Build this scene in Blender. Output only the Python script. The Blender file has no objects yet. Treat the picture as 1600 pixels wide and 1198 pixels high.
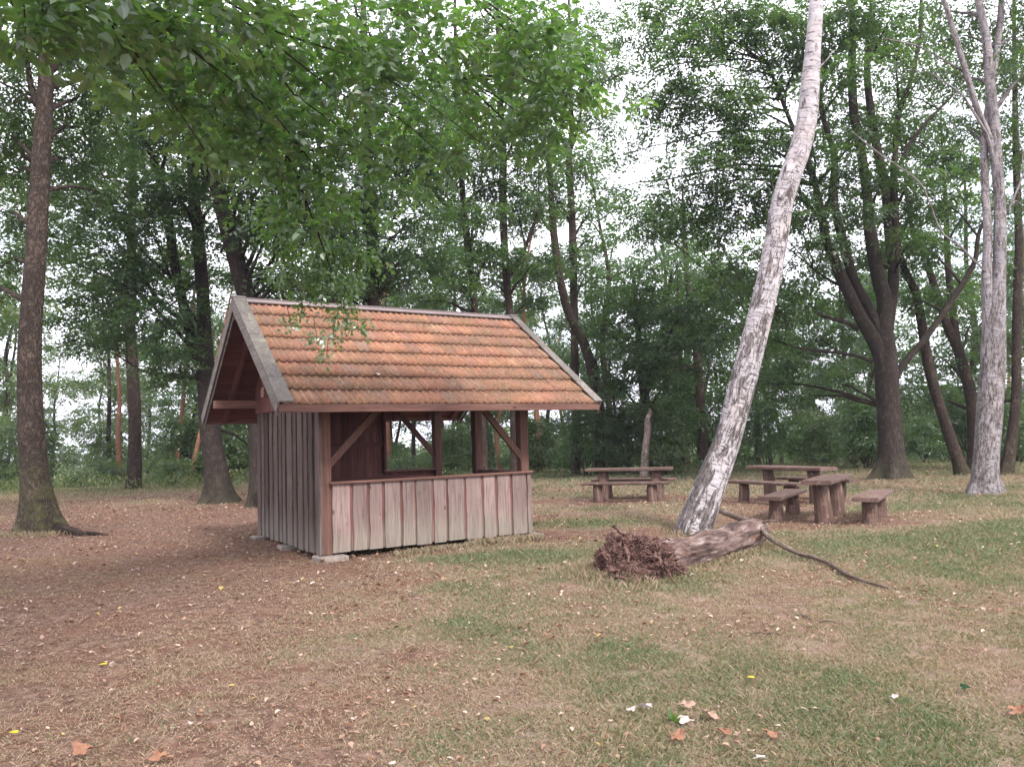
import bpy, math, random
import numpy as np
from mathutils import Vector, Matrix, noise as mnoise

random.seed(7)
rng = np.random.default_rng(7)
scene = bpy.context.scene
col = scene.collection
R = math.radians

# ------------------------------------------------------------------ camera
FPX, PITCH, ROLL, EYE = 1224.35, 0.070, 0.031, 1.6
cp, sp, cr, sr = math.cos(PITCH), math.sin(PITCH), math.cos(ROLL), math.sin(ROLL)
FW = np.array([0, cp, sp]); UP0 = np.array([0, -sp, cp]); RT0 = np.array([1., 0, 0])
RT = cr*RT0 - sr*UP0; UP = sr*RT0 + cr*UP0
CAM = np.array([0, 0, EYE])
cam = bpy.data.cameras.new('camera')
cam.sensor_width = 36; cam.lens = 36*FPX/1600; cam.clip_end = 3000; cam.clip_start = .05
co = bpy.data.objects.new('camera', cam); col.objects.link(co)
co.matrix_world = Matrix(((RT[0], UP[0], -FW[0], 0), (RT[1], UP[1], -FW[1], 0), (RT[2], UP[2], -FW[2], EYE), (0, 0, 0, 1)))
scene.camera = co

def at(px, py, d):
    """the point at forward distance d seen at a pixel of the 1600 px wide photograph"""
    r = FW + RT*(px-800)/FPX - UP*(py-599)/FPX
    return CAM + r*(d/r[1])
def ground_at(px, py):
    r = FW + RT*(px-800)/FPX - UP*(py-599)/FPX
    return CAM + r*(-EYE/r[2])

def sstep(a, b, x):
    t = np.clip((np.asarray(x, float)-a)/(b-a), 0, 1); return t*t*(3-2*t)
def vnoise(x, y, s, seed=0):
    """cheap smooth value noise on arrays"""
    x = np.asarray(x, float)*s + seed*17.3; y = np.asarray(y, float)*s + seed*9.1
    xi = np.floor(x); yi = np.floor(y); fx = x-xi; fy = y-yi
    fx = fx*fx*(3-2*fx); fy = fy*fy*(3-2*fy)
    def h(a, b):
        v = np.sin(a*127.1 + b*311.7 + seed*3.7)*43758.5453
        return v-np.floor(v)
    return (h(xi, yi)*(1-fx) + h(xi+1, yi)*fx)*(1-fy) + (h(xi, yi+1)*(1-fx) + h(xi+1, yi+1)*fx)*fy
def fbm(x, y, s, seed=0):
    return .5*vnoise(x, y, s, seed) + .3*vnoise(x, y, s*2.1, seed+1) + .2*vnoise(x, y, s*4.3, seed+2)

def gz(x, y):
    """height of the ground: a flat hilltop that falls away behind the clearing"""
    x = np.asarray(x, float); y = np.asarray(y, float)
    r = np.hypot(x*.75, y)
    far = sstep(36, 120, r)*-7.0
    b = (fbm(x, y, .35, 3)-.5)*.10*sstep(3, 9, r) + (fbm(x, y, 1.6, 5)-.5)*.045 + (fbm(x, y, 5, 8)-.5)*.022
    mound = .16*np.exp(-(((x-1.15)/.75)**2 + ((y-9.0)/.6)**2))
    return far + b + mound - .01
def gzf(x, y): return float(gz(x, y))

# ------------------------------------------------------------------ helpers
def tag(o, label=None, cat=None, group=None, kind=None):
    if label: o['label'] = label
    if cat: o['category'] = cat
    if group: o['group'] = group
    if kind: o['kind'] = kind
    return o
def empty(name, loc=(0, 0, 0), rz=0):
    o = bpy.data.objects.new(name, None); col.objects.link(o)
    o.location = loc; o.rotation_euler = (0, 0, rz); o.empty_display_size = .2
    return o
def link(name, me, mat, parent=None):
    o = bpy.data.objects.new(name, me); col.objects.link(o)
    if mat is not None and len(me.materials) == 0:
        for m in (mat if isinstance(mat, (list, tuple)) else [mat]): me.materials.append(m)
    if parent: o.parent = parent
    return o
def copy_tree(o, parent=None):
    c = o.copy(); col.objects.link(c); c.parent = parent
    for ch in list(o.children): copy_tree(ch, c)
    return c

class MB:
    """collects vertices and faces (with a random number per piece) for ONE mesh object"""
    def __init__(s): s.v = []; s.f = []; s.r = []; s.n = 0; s.tc = []; s.m = []; s.sm = False
    def add(s, verts, faces, rnd=None, tc=None, mi=0):
        verts = np.asarray(verts, float).reshape(-1, 3)
        rnd = random.random() if rnd is None else rnd
        b = s.n
        s.v.append(verts); s.n += len(verts)
        s.tc.append(np.asarray(tc, float) if tc is not None else verts)
        for f in faces: s.f.append([i+b for i in f])
        s.r += [rnd]*len(faces); s.m += [mi]*len(faces)
    def box(s, x0, x1, y0, y1, z0, z1, fr=None, rnd=None, bev=.004, mi=0):
        """a box with slightly chamfered long edges; fr maps local to parent axes"""
        b = min(bev, (x1-x0)*.3, (y1-y0)*.3, (z1-z0)*.3)
        v = []
        for (sx, X) in ((-1, x0), (1, x1)):
            for (sy, Y) in ((-1, y0), (1, y1)):
                for (sz, Z) in ((-1, z0), (1, z1)):
                    v += [(X, Y-sy*b, Z-sz*b), (X-sx*b, Y, Z-sz*b), (X-sx*b, Y-sy*b, Z)]
        I = lambda a, b_, c, k: ((a*2+b_)*2+c)*3+k
        f = []
        for a in (0, 1):
            q = [I(a, 0, 0, 0), I(a, 1, 0, 0), I(a, 1, 1, 0), I(a, 0, 1, 0)]; f.append(q if a else q[::-1])
            q = [I(0, a, 0, 1), I(1, a, 0, 1), I(1, a, 1, 1), I(0, a, 1, 1)]; f.append(q[::-1] if a else q)
            q = [I(0, 0, a, 2), I(1, 0, a, 2), I(1, 1, a, 2), I(0, 1, a, 2)]; f.append(q if a else q[::-1])
        for a in (0, 1):
            for c in (0, 1):
                f.append([I(a, c, 0, 0), I(a, c, 1, 0), I(a, c, 1, 1), I(a, c, 0, 1)])
                f.append([I(a, 0, c, 0), I(a, 1, c, 0), I(a, 1, c, 2), I(a, 0, c, 2)])
                f.append([I(0, a, c, 1), I(1, a, c, 1), I(1, a, c, 2), I(0, a, c, 2)])
        for a in (0, 1):
            for b_ in (0, 1):
                for c in (0, 1): f.append([I(a, b_, c, 0), I(a, b_, c, 1), I(a, b_, c, 2)])
        v = np.array(v)
        s.add(v if fr is None else fr(v), f, rnd, mi=mi)
    def tube(s, pts, rad, n=10, cap=True, wob=0., wf=2., seed=0, rnd=None, mi=0, z0=0., flute=None):
        """a tapered tube along pts; tc holds straightened bark coordinates"""
        pts = np.asarray(pts, float); rad = np.asarray(rad, float); m = len(pts)
        tan = np.gradient(pts, axis=0); tan /= np.linalg.norm(tan, axis=1)[:, None]+1e-9
        ref = np.array([1., 0, 0]) if abs(tan[0][0]) < .8 else np.array([0, 1., 0])
        u = ref - tan[0]*(ref@tan[0]); u /= np.linalg.norm(u)
        L = np.concatenate([[0], np.cumsum(np.linalg.norm(np.diff(pts, axis=0), axis=1))]) + z0
        th = np.arange(n)*2*math.pi/n
        V = np.zeros((m, n, 3)); T = np.zeros((m, n, 3))
        for i in range(m):
            u = u - tan[i]*(u@tan[i]); u /= np.linalg.norm(u)+1e-9
            w = np.cross(tan[i], u)
            r = np.full(n, rad[i])
            if wob:
                r = r*(1+wob*np.array([mnoise.noise((math.cos(t)*1.1*wf*.6+seed, math.sin(t)*1.1*wf*.6, L[i]*wf*.5)) for t in th]))
            if flute is not None: r = r*(1+flute(L[i], th))
            V[i] = pts[i] + np.outer(np.cos(th)*r, u) + np.outer(np.sin(th)*r, w)
            T[i] = np.stack([np.cos(th)*rad[i], np.sin(th)*rad[i], np.full(n, L[i])], 1)
        f = [[i*n+j, i*n+(j+1) % n, (i+1)*n+(j+1) % n, (i+1)*n+j] for i in range(m-1) for j in range(n)]
        if cap: f += [list(range(n))[::-1], [(m-1)*n+j for j in range(n)]]
        s.add(V.reshape(-1, 3), f, rnd, T.reshape(-1, 3), mi)
    def build(s, name, mat, parent=None, smooth=False):
        me = bpy.data.meshes.new(name)
        me.from_pydata(np.concatenate(s.v).tolist(), [], s.f)
        a = me.attributes.new('rnd', 'FLOAT', 'FACE'); a.data.foreach_set('value', np.array(s.r, np.float32))
        t = me.attributes.new('tc', 'FLOAT_VECTOR', 'POINT'); t.data.foreach_set('vector', np.concatenate(s.tc).astype(np.float32).ravel())
        if any(s.m): me.polygons.foreach_set('material_index', np.array(s.m, np.int32))
        if smooth: me.polygons.foreach_set('use_smooth', np.ones(len(s.f), bool))
        me.update()
        return link(name, me, mat, parent)

def quads_mesh(name, V, rnd, k=4):
    """V: (N,k,3) separate k-gons, rnd: (N,) -> mesh data"""
    N = len(V)
    me = bpy.data.meshes.new(name)
    me.vertices.add(N*k); me.vertices.foreach_set('co', V.astype(np.float32).ravel())
    me.loops.add(N*k); me.loops.foreach_set('vertex_index', np.arange(N*k, dtype=np.int32))
    me.polygons.add(N); me.polygons.foreach_set('loop_start', np.arange(0, N*k, k, dtype=np.int32))
    try: me.polygons.foreach_set('loop_total', np.full(N, k, np.int32))
    except Exception: pass
    a = me.attributes.new('rnd', 'FLOAT', 'FACE'); a.data.foreach_set('value', rnd.astype(np.float32))
    me.update(calc_edges=True); me.validate()
    return me

def spline(pts, rad, sub=6):
    """Catmull-Rom through the points"""
    P = np.asarray(pts, float); Q = np.asarray(rad, float)
    A = np.c_[P, Q]; A = np.vstack([2*A[0]-A[1], A, 2*A[-1]-A[-2]])
    out = []
    for i in range(1, len(A)-2):
        p0, p1, p2, p3 = A[i-1], A[i], A[i+1], A[i+2]
        for t in np.arange(sub)/sub:
            out.append(.5*((2*p1)+(p2-p0)*t+(2*p0-5*p1+4*p2-p3)*t*t+(3*p1-p0-3*p2+p3)*t**3))
    out.append(A[-2]); out = np.array(out)
    return out[:, :3], np.maximum(out[:, 3], .003)

# ------------------------------------------------------------------ materials
class NT:
    def __init__(s, name):
        s.m = bpy.data.materials.new(name); s.m.use_nodes = True; s.t = s.m.node_tree
        s.t.nodes.clear(); s.out = s.t.nodes.new('ShaderNodeOutputMaterial')
    def n(s, typ, ins=None, **kw):
        nd = s.t.nodes.new('ShaderNode'+typ)
        for k, v in kw.items(): setattr(nd, k, v)
        for k, v in (ins or {}).items(): s.set(nd.inputs[k], v)
        return nd
    def set(s, sock, v):
        if isinstance(v, bpy.types.NodeSocket): s.t.links.new(v, sock)
        elif isinstance(v, bpy.types.Node): s.t.links.new(v.outputs[0], sock)
        else:
            if hasattr(sock.default_value, '__len__') and not hasattr(v, '__len__'): v = [v]*len(sock.default_value)
            if hasattr(v, '__len__') and len(sock.default_value) == 4 and len(v) == 3: v = (*v, 1)
            sock.default_value = v
    def attr(s, name, out='Fac'): return s.n('Attribute', attribute_name=name).outputs[out]
    def obj(s): return s.n('TexCoord').outputs['Object']
    def mapv(s, vec, sc=(1, 1, 1), loc=(0, 0, 0)): return s.n('Mapping', {'Vector': vec, 'Scale': sc, 'Location': loc}).outputs[0]
    def noise(s, vec, scale=5, detail=3, rough=.55, dist=0): return s.n('TexNoise', {'Vector': vec, 'Scale': scale, 'Detail': detail, 'Roughness': rough, 'Distortion': dist}).outputs[0]
    def ramp(s, fac, stops, interp='LINEAR'):
        nd = s.n('ValToRGB', {'Fac': fac}); r = nd.color_ramp; r.interpolation = interp
        while len(r.elements) > len(stops): r.elements.remove(r.elements[-1])
        while len(r.elements) < len(stops): r.elements.new(1)
        for e, (p, c) in zip(r.elements, stops):
            e.position = p; e.color = (c, c, c, 1) if not hasattr(c, '__len__') else (*c, 1)
        return nd.outputs[0]
    def mix(s, fac, a, b, mode='MIX'):
        nd = s.n('MixRGB', {'Fac': fac, 'Color1': a, 'Color2': b}, blend_type=mode); return nd.outputs[0]
    def math(s, op, a, b=0., c=None):
        nd = s.n('Math', {0: a, 1: b}, operation=op)
        if c is not None: s.set(nd.inputs[2], c)
        return nd.outputs[0]
    def maprange(s, v, a, b, c=0., d=1.): return s.n('MapRange', {0: v, 1: a, 2: b, 3: c, 4: d}).outputs[0]
    def bump(s, h, strength=.5, dist=.02, normal=None):
        i = {'Height': h, 'Strength': strength, 'Distance': dist}
        if normal is not None: i['Normal'] = normal
        return s.n('Bump', i).outputs[0]
    def principled(s, color, rough=.85, normal=None, spec=.25):
        i = {'Base Color': color, 'Roughness': rough, 'Specular IOR Level': spec}
        if normal is not None: i['Normal'] = normal
        b = s.n('BsdfPrincipled', i); s.t.links.new(b.outputs[0], s.out.inputs[0]); return s.m

def leaf_mat(name, stops, trans=.42, gloss=.05):
    k = NT(name)
    c = k.ramp(k.attr('rnd'), stops)
    c2 = k.mix(1, c, (1.35, 1.45, .55), 'MULTIPLY')
    d = k.n('BsdfDiffuse', {'Color': c}); t = k.n('BsdfTranslucent', {'Color': c2})
    m = k.n('MixShader', {0: trans, 1: d.outputs[0], 2: t.outputs[0]})
    g = k.n('BsdfGlossy', {'Color': (1, 1, 1), 'Roughness': .42})
    m2 = k.n('MixShader', {0: gloss, 1: m.outputs[0], 2: g.outputs[0]})
    k.t.links.new(m2.outputs[0], k.out.inputs[0]); return k.m

def wood_mat(name, base, dark, axis=2, rough=.85, var=.35, weather=None, lichen=None, knots=False, sc=1., splits=False):
    """grain along one local axis; every board shifted by its own random number"""
    k = NT(name)
    v = k.obj(); r = k.attr('rnd')
    off = k.n('VectorMath', {0: v, 1: k.n('CombineXYZ', {0: k.math('MULTIPLY', r, 7.3), 1: k.math('MULTIPLY', r, 11.9), 2: k.math('MULTIPLY', r, 23.1)})}, operation='ADD').outputs[0]
    s1 = [46*sc]*3; s1[axis] = 2.0*sc
    s2 = [11*sc]*3; s2[axis] = .9*sc
    g1 = k.noise(k.mapv(off, s1), 1, 4, .62, .4)
    g2 = k.noise(k.mapv(off, s2), 1, 3, .55, 1.6)
    big = k.noise(off, 2.2, 3)
    g = k.math('ADD', k.math('MULTIPLY', g1, .6), k.math('MULTIPLY', g2, .4))
    c = k.mix(k.maprange(g, .36, .62), dark, base)
    c = k.mix(1, c, k.ramp(r, [(0, 1-var), (1, 1+var*.5)]), 'MULTIPLY')
    c = k.mix(k.maprange(big, .35, .75, 0, .45), c, dark)
    if knots:
        s3 = [5.2]*3; s3[axis] = 2.6
        vo = k.n('TexVoronoi', {'Vector': k.mapv(off, s3), 'Scale': 1, 'Randomness': 1.})
        c = k.mix(k.maprange(vo.outputs[0], .07, .12, .85, 0), c, (dark[0]*.55, dark[1]*.45, dark[2]*.45))
    if splits:                   # drying cracks along the grain
        s4 = [24.]*3; s4[axis] = .55
        sn = k.math('ABSOLUTE', k.math('SUBTRACT', k.noise(k.mapv(off, s4), 1, 3, .5, .3), .5))
        c = k.mix(k.math('MULTIPLY', k.maprange(sn, .004, .012, .85, 0), k.maprange(k.noise(off, 3.1, 2), .48, .56)), c, [x*.3 for x in dark])
    if weather is not None:      # (z low, z high, colour): the foot of the boards has gone grey green
        z = k.n('SeparateXYZ', {0: v}).outputs[2]
        zz = k.math('ADD', k.math('ADD', z, k.math('MULTIPLY', k.math('SUBTRACT', k.math('FRACT', k.math('MULTIPLY', r, 57.)), .5), .30)), k.math('MULTIPLY', k.math('SUBTRACT', k.noise(k.mapv(off, (9, 9, .8)), 1, 3), .5), .7))
        c = k.mix(k.maprange(zz, weather[0], weather[1], .85, 0), c, k.mix(k.maprange(g, .36, .62), [x*.6 for x in weather[2]], weather[2]))
    if lichen is not None:
        ln = k.noise(v, 7, 5, .7)
        c = k.mix(k.maprange(ln, .56, .70, 0, .75), c, lichen)
    return k.principled(c, rough, k.bump(g, .5, .006), .2)

def bark_mat(name, light, dark, sc=1., stretch=.28, moss=None, bump=.9, moss_h=1.2):
    k = NT(name)
    t = k.attr('tc', 'Vector')
    a = k.noise(k.mapv(t, (17*sc, 17*sc, 17*sc*stretch)), 1, 5, .6, .7)
    rid = k.maprange(k.math('ABSOLUTE', k.math('SUBTRACT', a, .5)), 0, .13)           # dark furrows between plates
    n1 = k.noise(k.mapv(t, (46*sc, 46*sc, 16*sc)), 1, 5, .7)
    n2 = k.noise(k.mapv(t, (2.2, 2.2, 1.1)), 1, 4, .6)
    h = k.math('ADD', k.math('MULTIPLY', rid, .6), k.math('MULTIPLY', n1, .5))
    c = k.mix(k.maprange(h, .25, .85), dark, light)
    c = k.mix(k.maprange(n2, .38, .62, 0, .6), c, dark)
    c = k.mix(k.maprange(k.noise(t, 6, 4, .65), .56, .68, 0, .45), c, [min(1, x*1.5) for x in light])
    if moss:
        z = k.n('SeparateXYZ', {0: t}).outputs[2]
        mm = k.math('MULTIPLY', k.maprange(z, moss_h*.1, moss_h, 1, 0), k.maprange(k.noise(t, 5, 4), .38, .6))
        c = k.mix(k.math('MULTIPLY', mm, .75), c, moss)
    return k.principled(c, .92, k.bump(h, bump, .03), .15)

def birch_mat(name, zdark0=0., zdark1=6., white=(.68, .63, .62), amount=1.):
    k = NT(name)
    t = k.attr('tc', 'Vector')
    z = k.n('SeparateXYZ', {0: t}).outputs[2]
    # thin horizontal dark marks
    l = k.noise(k.mapv(t, (6.5, 6.5, 42)), 1, 3, .6)
    l2 = k.noise(k.mapv(t, (3.6, 3.6, 9)), 1, 4, .65, .5)
    marks = k.math('MULTIPLY', k.maprange(l, .56, .62), k.maprange(l2, .38, .48))
    # black cracked patches, running up the trunk, taking over towards the foot
    p = k.noise(k.mapv(t, (7.5, 7.5, 2.1)), 1, 5, .62, .8)
    th = k.maprange(z, zdark0, zdark1, .44, .62)
    pm = k.maprange(k.math('SUBTRACT', p, th), -.012, .022)
    ln = k.math('ABSOLUTE', k.math('SUBTRACT', k.noise(k.mapv(t, (5.5, 5.5, 1.5)), 1, 5, .6, .6), .5))
    pm = k.math('MAXIMUM', pm, k.math('MULTIPLY', k.maprange(ln, .010, .020, 1, 0), k.maprange(z, zdark1*.75, zdark1*1.1, 1, 0)))
    crack = k.noise(k.mapv(t, (30, 30, 9)), 1, 5, .7)
    dk = k.mix(k.maprange(crack, .4, .62), (.055, .045, .045), (.23, .20, .19))
    wh = k.mix(k.maprange(l2, .3, .7), white, [x*.72 for x in white])
    wh = k.mix(k.maprange(k.noise(k.mapv(t, (2.2, 2.2, 17)), 1, 4, .65), .46, .62, 0, .65), wh, [x*.52 for x in white])
    wh = k.mix(k.maprange(k.noise(t, 2.2, 3), .45, .75, 0, .35), wh, (.50, .40, .36))
    c = k.mix(marks, wh, (.10, .08, .08))
    c = k.mix(k.math('MULTIPLY', pm, amount), c, dk)
    h = k.math('ADD', k.math('MULTIPLY', pm, k.math('ADD', crack, -.6)), k.math('MULTIPLY', marks, -.3))
    return k.principled(c, .8, k.bump(h, .8, .03), .25)

M = {}
M['post'] = wood_mat('stained_post_wood', (.215, .115, .088), (.10, .053, .043), 2, knots=True)
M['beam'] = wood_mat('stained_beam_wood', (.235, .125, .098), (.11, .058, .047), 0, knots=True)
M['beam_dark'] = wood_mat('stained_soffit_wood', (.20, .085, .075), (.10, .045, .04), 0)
M['inner'] = wood_mat('stained_inner_boards', (.235, .098, .084), (.105, .045, .04), 2)
M['front'] = wood_mat('pale_worn_boards', (.31, .232, .210), (.165, .112, .100), 2, var=.30, weather=(.22, .60, (.27, .235, .195)), knots=True, splits=True)
M['under'] = wood_mat('red_under_boards', (.26, .125, .105), (.12, .055, .05), 2, weather=(.2, .5, (.20, .15, .12)))
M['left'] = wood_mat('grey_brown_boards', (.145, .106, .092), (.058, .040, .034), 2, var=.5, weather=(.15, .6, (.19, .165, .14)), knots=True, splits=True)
M['barge'] = wood_mat('grey_weathered_board', (.20, .178, .158), (.10, .086, .076), 1, lichen=(.22, .24, .16), sc=.8)
M['ridge'] = wood_mat('grey_ridge_board', (.28, .235, .225), (.13, .10, .10), 0)
M['bench'] = wood_mat('brown_bench_plank', (.215, .138, .112), (.085, .054, .045), 0, rough=.75, var=.35, splits=True, lichen=(.26, .20, .17))
M['birch'] = birch_mat('birch_bark', -.6, 8.0, (.50, .465, .478))
M['birch_r'] = birch_mat('birch_bark_rough', -2.5, 17.0, (.30, .278, .288))
M['birch_old'] = bark_mat('old_birch_bark', (.125, .094, .076), (.028, .021, .017), .95, .42, moss=(.10, .11, .04), moss_h=2.2)
M['bark'] = bark_mat('dark_brown_bark', (.092, .067, .052), (.029, .021, .017), 1., .22, moss=(.09, .095, .04), moss_h=.9)
M['beech'] = bark_mat('beech_bark', (.066, .052, .044), (.025, .020, .017), .8, .3, moss=(.085, .08, .045), bump=.6)
M['pine'] = bark_mat('pine_bark', (.42, .22, .14), (.20, .095, .06), .8, .4)
M['snag'] = bark_mat('bare_dead_wood', (.55, .46, .41), (.2, .14, .12), 1.4, .1)
M['dead'] = bark_mat('dead_branch_bark', (.36, .28, .225), (.13, .095, .075), 1.8, .15)
M['log_leg'] = bark_mat('peeled_log_leg', (.22, .145, .115), (.095, .06, .05), 1.4, .07, bump=.5)

GREEN = [(0, (.042, .084, .040)), (.35, (.062, .120, .050)), (.7, (.086, .150, .060)), (1, (.118, .175, .066))]
M['leaf'] = leaf_mat('broad_leaf', GREEN, .52)
M['leaf_dark'] = leaf_mat('dark_leaf', [(0, (.038, .078, .040)), (.5, (.058, .114, .054)), (1, (.088, .152, .066))], .54)
M['leaf_near'] = leaf_mat('near_leaf', [(0, (.052, .122, .042)), (.5, (.082, .168, .050)), (.85, (.115, .205, .058)), (1, (.155, .22, .062))], .6, .10)
M['leaf_pale'] = leaf_mat('pale_leaf', [(0, (.072, .118, .062)), (.5, (.10, .155, .075)), (1, (.145, .185, .08))], .5)

# foliage ------------------------------------------------------------------
def unit(v): return v/(np.linalg.norm(v, axis=-1, keepdims=True)+1e-9)
def leaf_quads(p, d, n, L, W):
    s = unit(np.cross(n, d)); n = np.cross(d, s)
    L = L[:, None]; W = W[:, None]
    fold = .18*W
    v0 = p; v1 = p + d*L*.42 + s*W*.5 + n*fold; v2 = p + d*L - n*L*.12; v3 = p + d*L*.42 - s*W*.5 + n*fold
    return np.stack([v0, v1, v2, v3], 1)
def leaf_halves(p, d, n, L, W):
    s = unit(np.cross(n, d)); n = np.cross(d, s)
    L = L[:, None]; W = W[:, None]; up = n*.16*W; dr = -n*L*.05
    tip = p + d*L - n*L*.16; a = p + d*L*.24; b = p + d*L*.66 + dr
    q1 = np.stack([p, a + s*W*.46 + up, b + s*W*.38 + up, tip], 1); q2 = np.stack([tip, b - s*W*.38 + up, a - s*W*.46 + up, p], 1)
    return np.stack([q1, q2], 1).reshape(-1, 4, 3)
def sprays(centers, outward, nleaf, size, droop=.25, spread=1., rs=None, fine=False):
    """flat twigs of alternate leaves, the way beech and hornbeam carry them"""
    rs = rs or rng
    N = len(centers)
    d = unit(outward*np.array([1, 1, .35]) + rs.normal(0, .45, (N, 3))*np.array([1, 1, .35]) - np.array([0, 0, droop]))
    n = unit(np.array([0, 0, 1.]) + rs.normal(0, .33, (N, 3)) + d*droop)
    s = unit(np.cross(n, d)); n = np.cross(d, s)
    k = np.arange(nleaf)
    t = (k+.5)/nleaf - .5
    side = np.where(k % 2 == 0, 1., -1.)
    ls = size*nleaf*.20*spread
    tt = t[None, :] + rs.normal(0, .06, (N, nleaf))
    off = rs.uniform(.1, 1, (N, nleaf))*side[None]*size*1.5*spread*(1-.5*np.abs(t[None])*1.6)
    pos = centers[:, None] + d[:, None]*(tt*ls)[..., None] + s[:, None]*off[..., None] + n[:, None]*(rs.normal(0, .28, (N, nleaf))*size)[..., None] - np.array([0, 0, 1.])*((tt+.5)**2*ls*droop*.6)[..., None]
    ld = unit(d[:, None] + s[:, None]*(side[None]*rs.uniform(.5, 1.5, (N, nleaf)))[..., None] + rs.normal(0, .25, (N, nleaf, 3)))
    ln = unit(n[:, None] + rs.normal(0, .38, (N, nleaf, 3)))
    sz = size*rs.uniform(.65, 1.25, (N, nleaf))
    br = rs.uniform(0, 1, (N, 1))
    rn = np.clip(br*.55 + rs.uniform(0, 1, (N, nleaf))*.45, 0, 1)
    if fine: return leaf_halves(pos.reshape(-1, 3), ld.reshape(-1, 3), ln.reshape(-1, 3), sz.ravel(), sz.ravel()*rs.uniform(.6, .8, sz.size)), np.repeat(rn.ravel(), 2)
    return leaf_quads(pos.reshape(-1, 3), ld.reshape(-1, 3), ln.reshape(-1, 3), sz.ravel(), sz.ravel()*rs.uniform(.55, .72, sz.size)), rn.ravel()
def clump(c, r, flat=.55, dens=1., size=.12, nleaf=16, droop=.25, rs=None, fine=False):
    rs = rs or rng
    ns = max(3, int(dens*32*r*r*(.12/size)**2*16/nleaf*2.0*(.7+.6*rs.random())))
    u = unit(rs.normal(0, 1, (ns, 3)))
    rad = rs.uniform(.15, 1, ns)**.45
    # uneven outline: some directions reach further
    ph = rs.uniform(0, 6.28, 4)
    lob = 1 + .28*np.sin(3*np.arctan2(u[:, 1], u[:, 0])+ph[0]) + .22*np.sin(5*u[:, 2]+2*np.arctan2(u[:, 1], u[:, 0])+ph[1])
    p = np.asarray(c) + u*(rad*lob*r)[:, None]*np.array([1, 1, flat])
    # gather sprays on loose horizontal layers
    lay = r*.30
    p[:, 2] = p[:, 2]*.45 + (np.round((p[:, 2]-c[2])/lay)*lay + c[2])*.55 + rs.normal(0, .05*r, ns)
    return sprays(p, u, nleaf, size, droop, rs=rs, fine=fine)
def crown_mesh(name, parts):
    return quads_mesh(name, np.concatenate([a for a, b in parts]), np.concatenate([b for a, b in parts]))

def limb(mb, a, b, r0, r1, sag=.12, n=7, seg=6, z0=3., jit=.08):
    a = np.asarray(a, float); b = np.asarray(b, float); L = np.linalg.norm(b-a)
    t = np.linspace(0, 1, seg+1)[:, None]
    p = a + (b-a)*t + np.array([0, 0, 1.])*(np.sin(t*math.pi)*L*sag) + rng.normal(0, jit*L/seg, (seg+1, 3))*np.sin(t*math.pi)
    mb.tube(p, np.linspace(r0, r1, seg+1), n, z0=z0, seed=random.random()*50)
    return p

def px_path(pts, d, dd=0.):
    """pts: (px, py, width px) at distance d -> 3-D points and radii; dd leans the upper end towards/away"""
    P = []; Q = []
    y0 = pts[0][1]
    for q in pts:
        D = d + dd*(y0-q[1])/700.
        P.append(at(q[0], q[1], D)); Q.append(q[2]*.5*D/FPX/math.sqrt(1+((q[0]-800)/FPX)**2))
    return np.array(P), np.array(Q)

def trunk_tube(mb, P, Q, n=14, wob=.10, sub=5, flare=None, bury=True, z0=0., wf=2., sides=5):
    P = np.array(P, float); Q = np.array(Q, float)
    if bury:
        g = gzf(P[0][0], P[0][1]); P[0][2] = g+.02
        P = np.vstack([P[0]-np.array([0, 0, .35]), P]); Q = np.r_[Q[0]*1.1, Q]
    pts, rad = spline(P, Q, sub)
    fl = None
    if flare:
        ph = random.random()*6
        fl = lambda L, th: flare*math.exp(-max(L-.3, 0)*2.6)*(.35+np.maximum(np.sin(th*sides+ph), -.2)*.8+.25*np.sin(th*2+ph*2))
    mb.tube(pts, rad, n, wob=wob, wf=wf, seed=random.random()*99, z0=z0, flute=fl)
    return pts, rad

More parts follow.
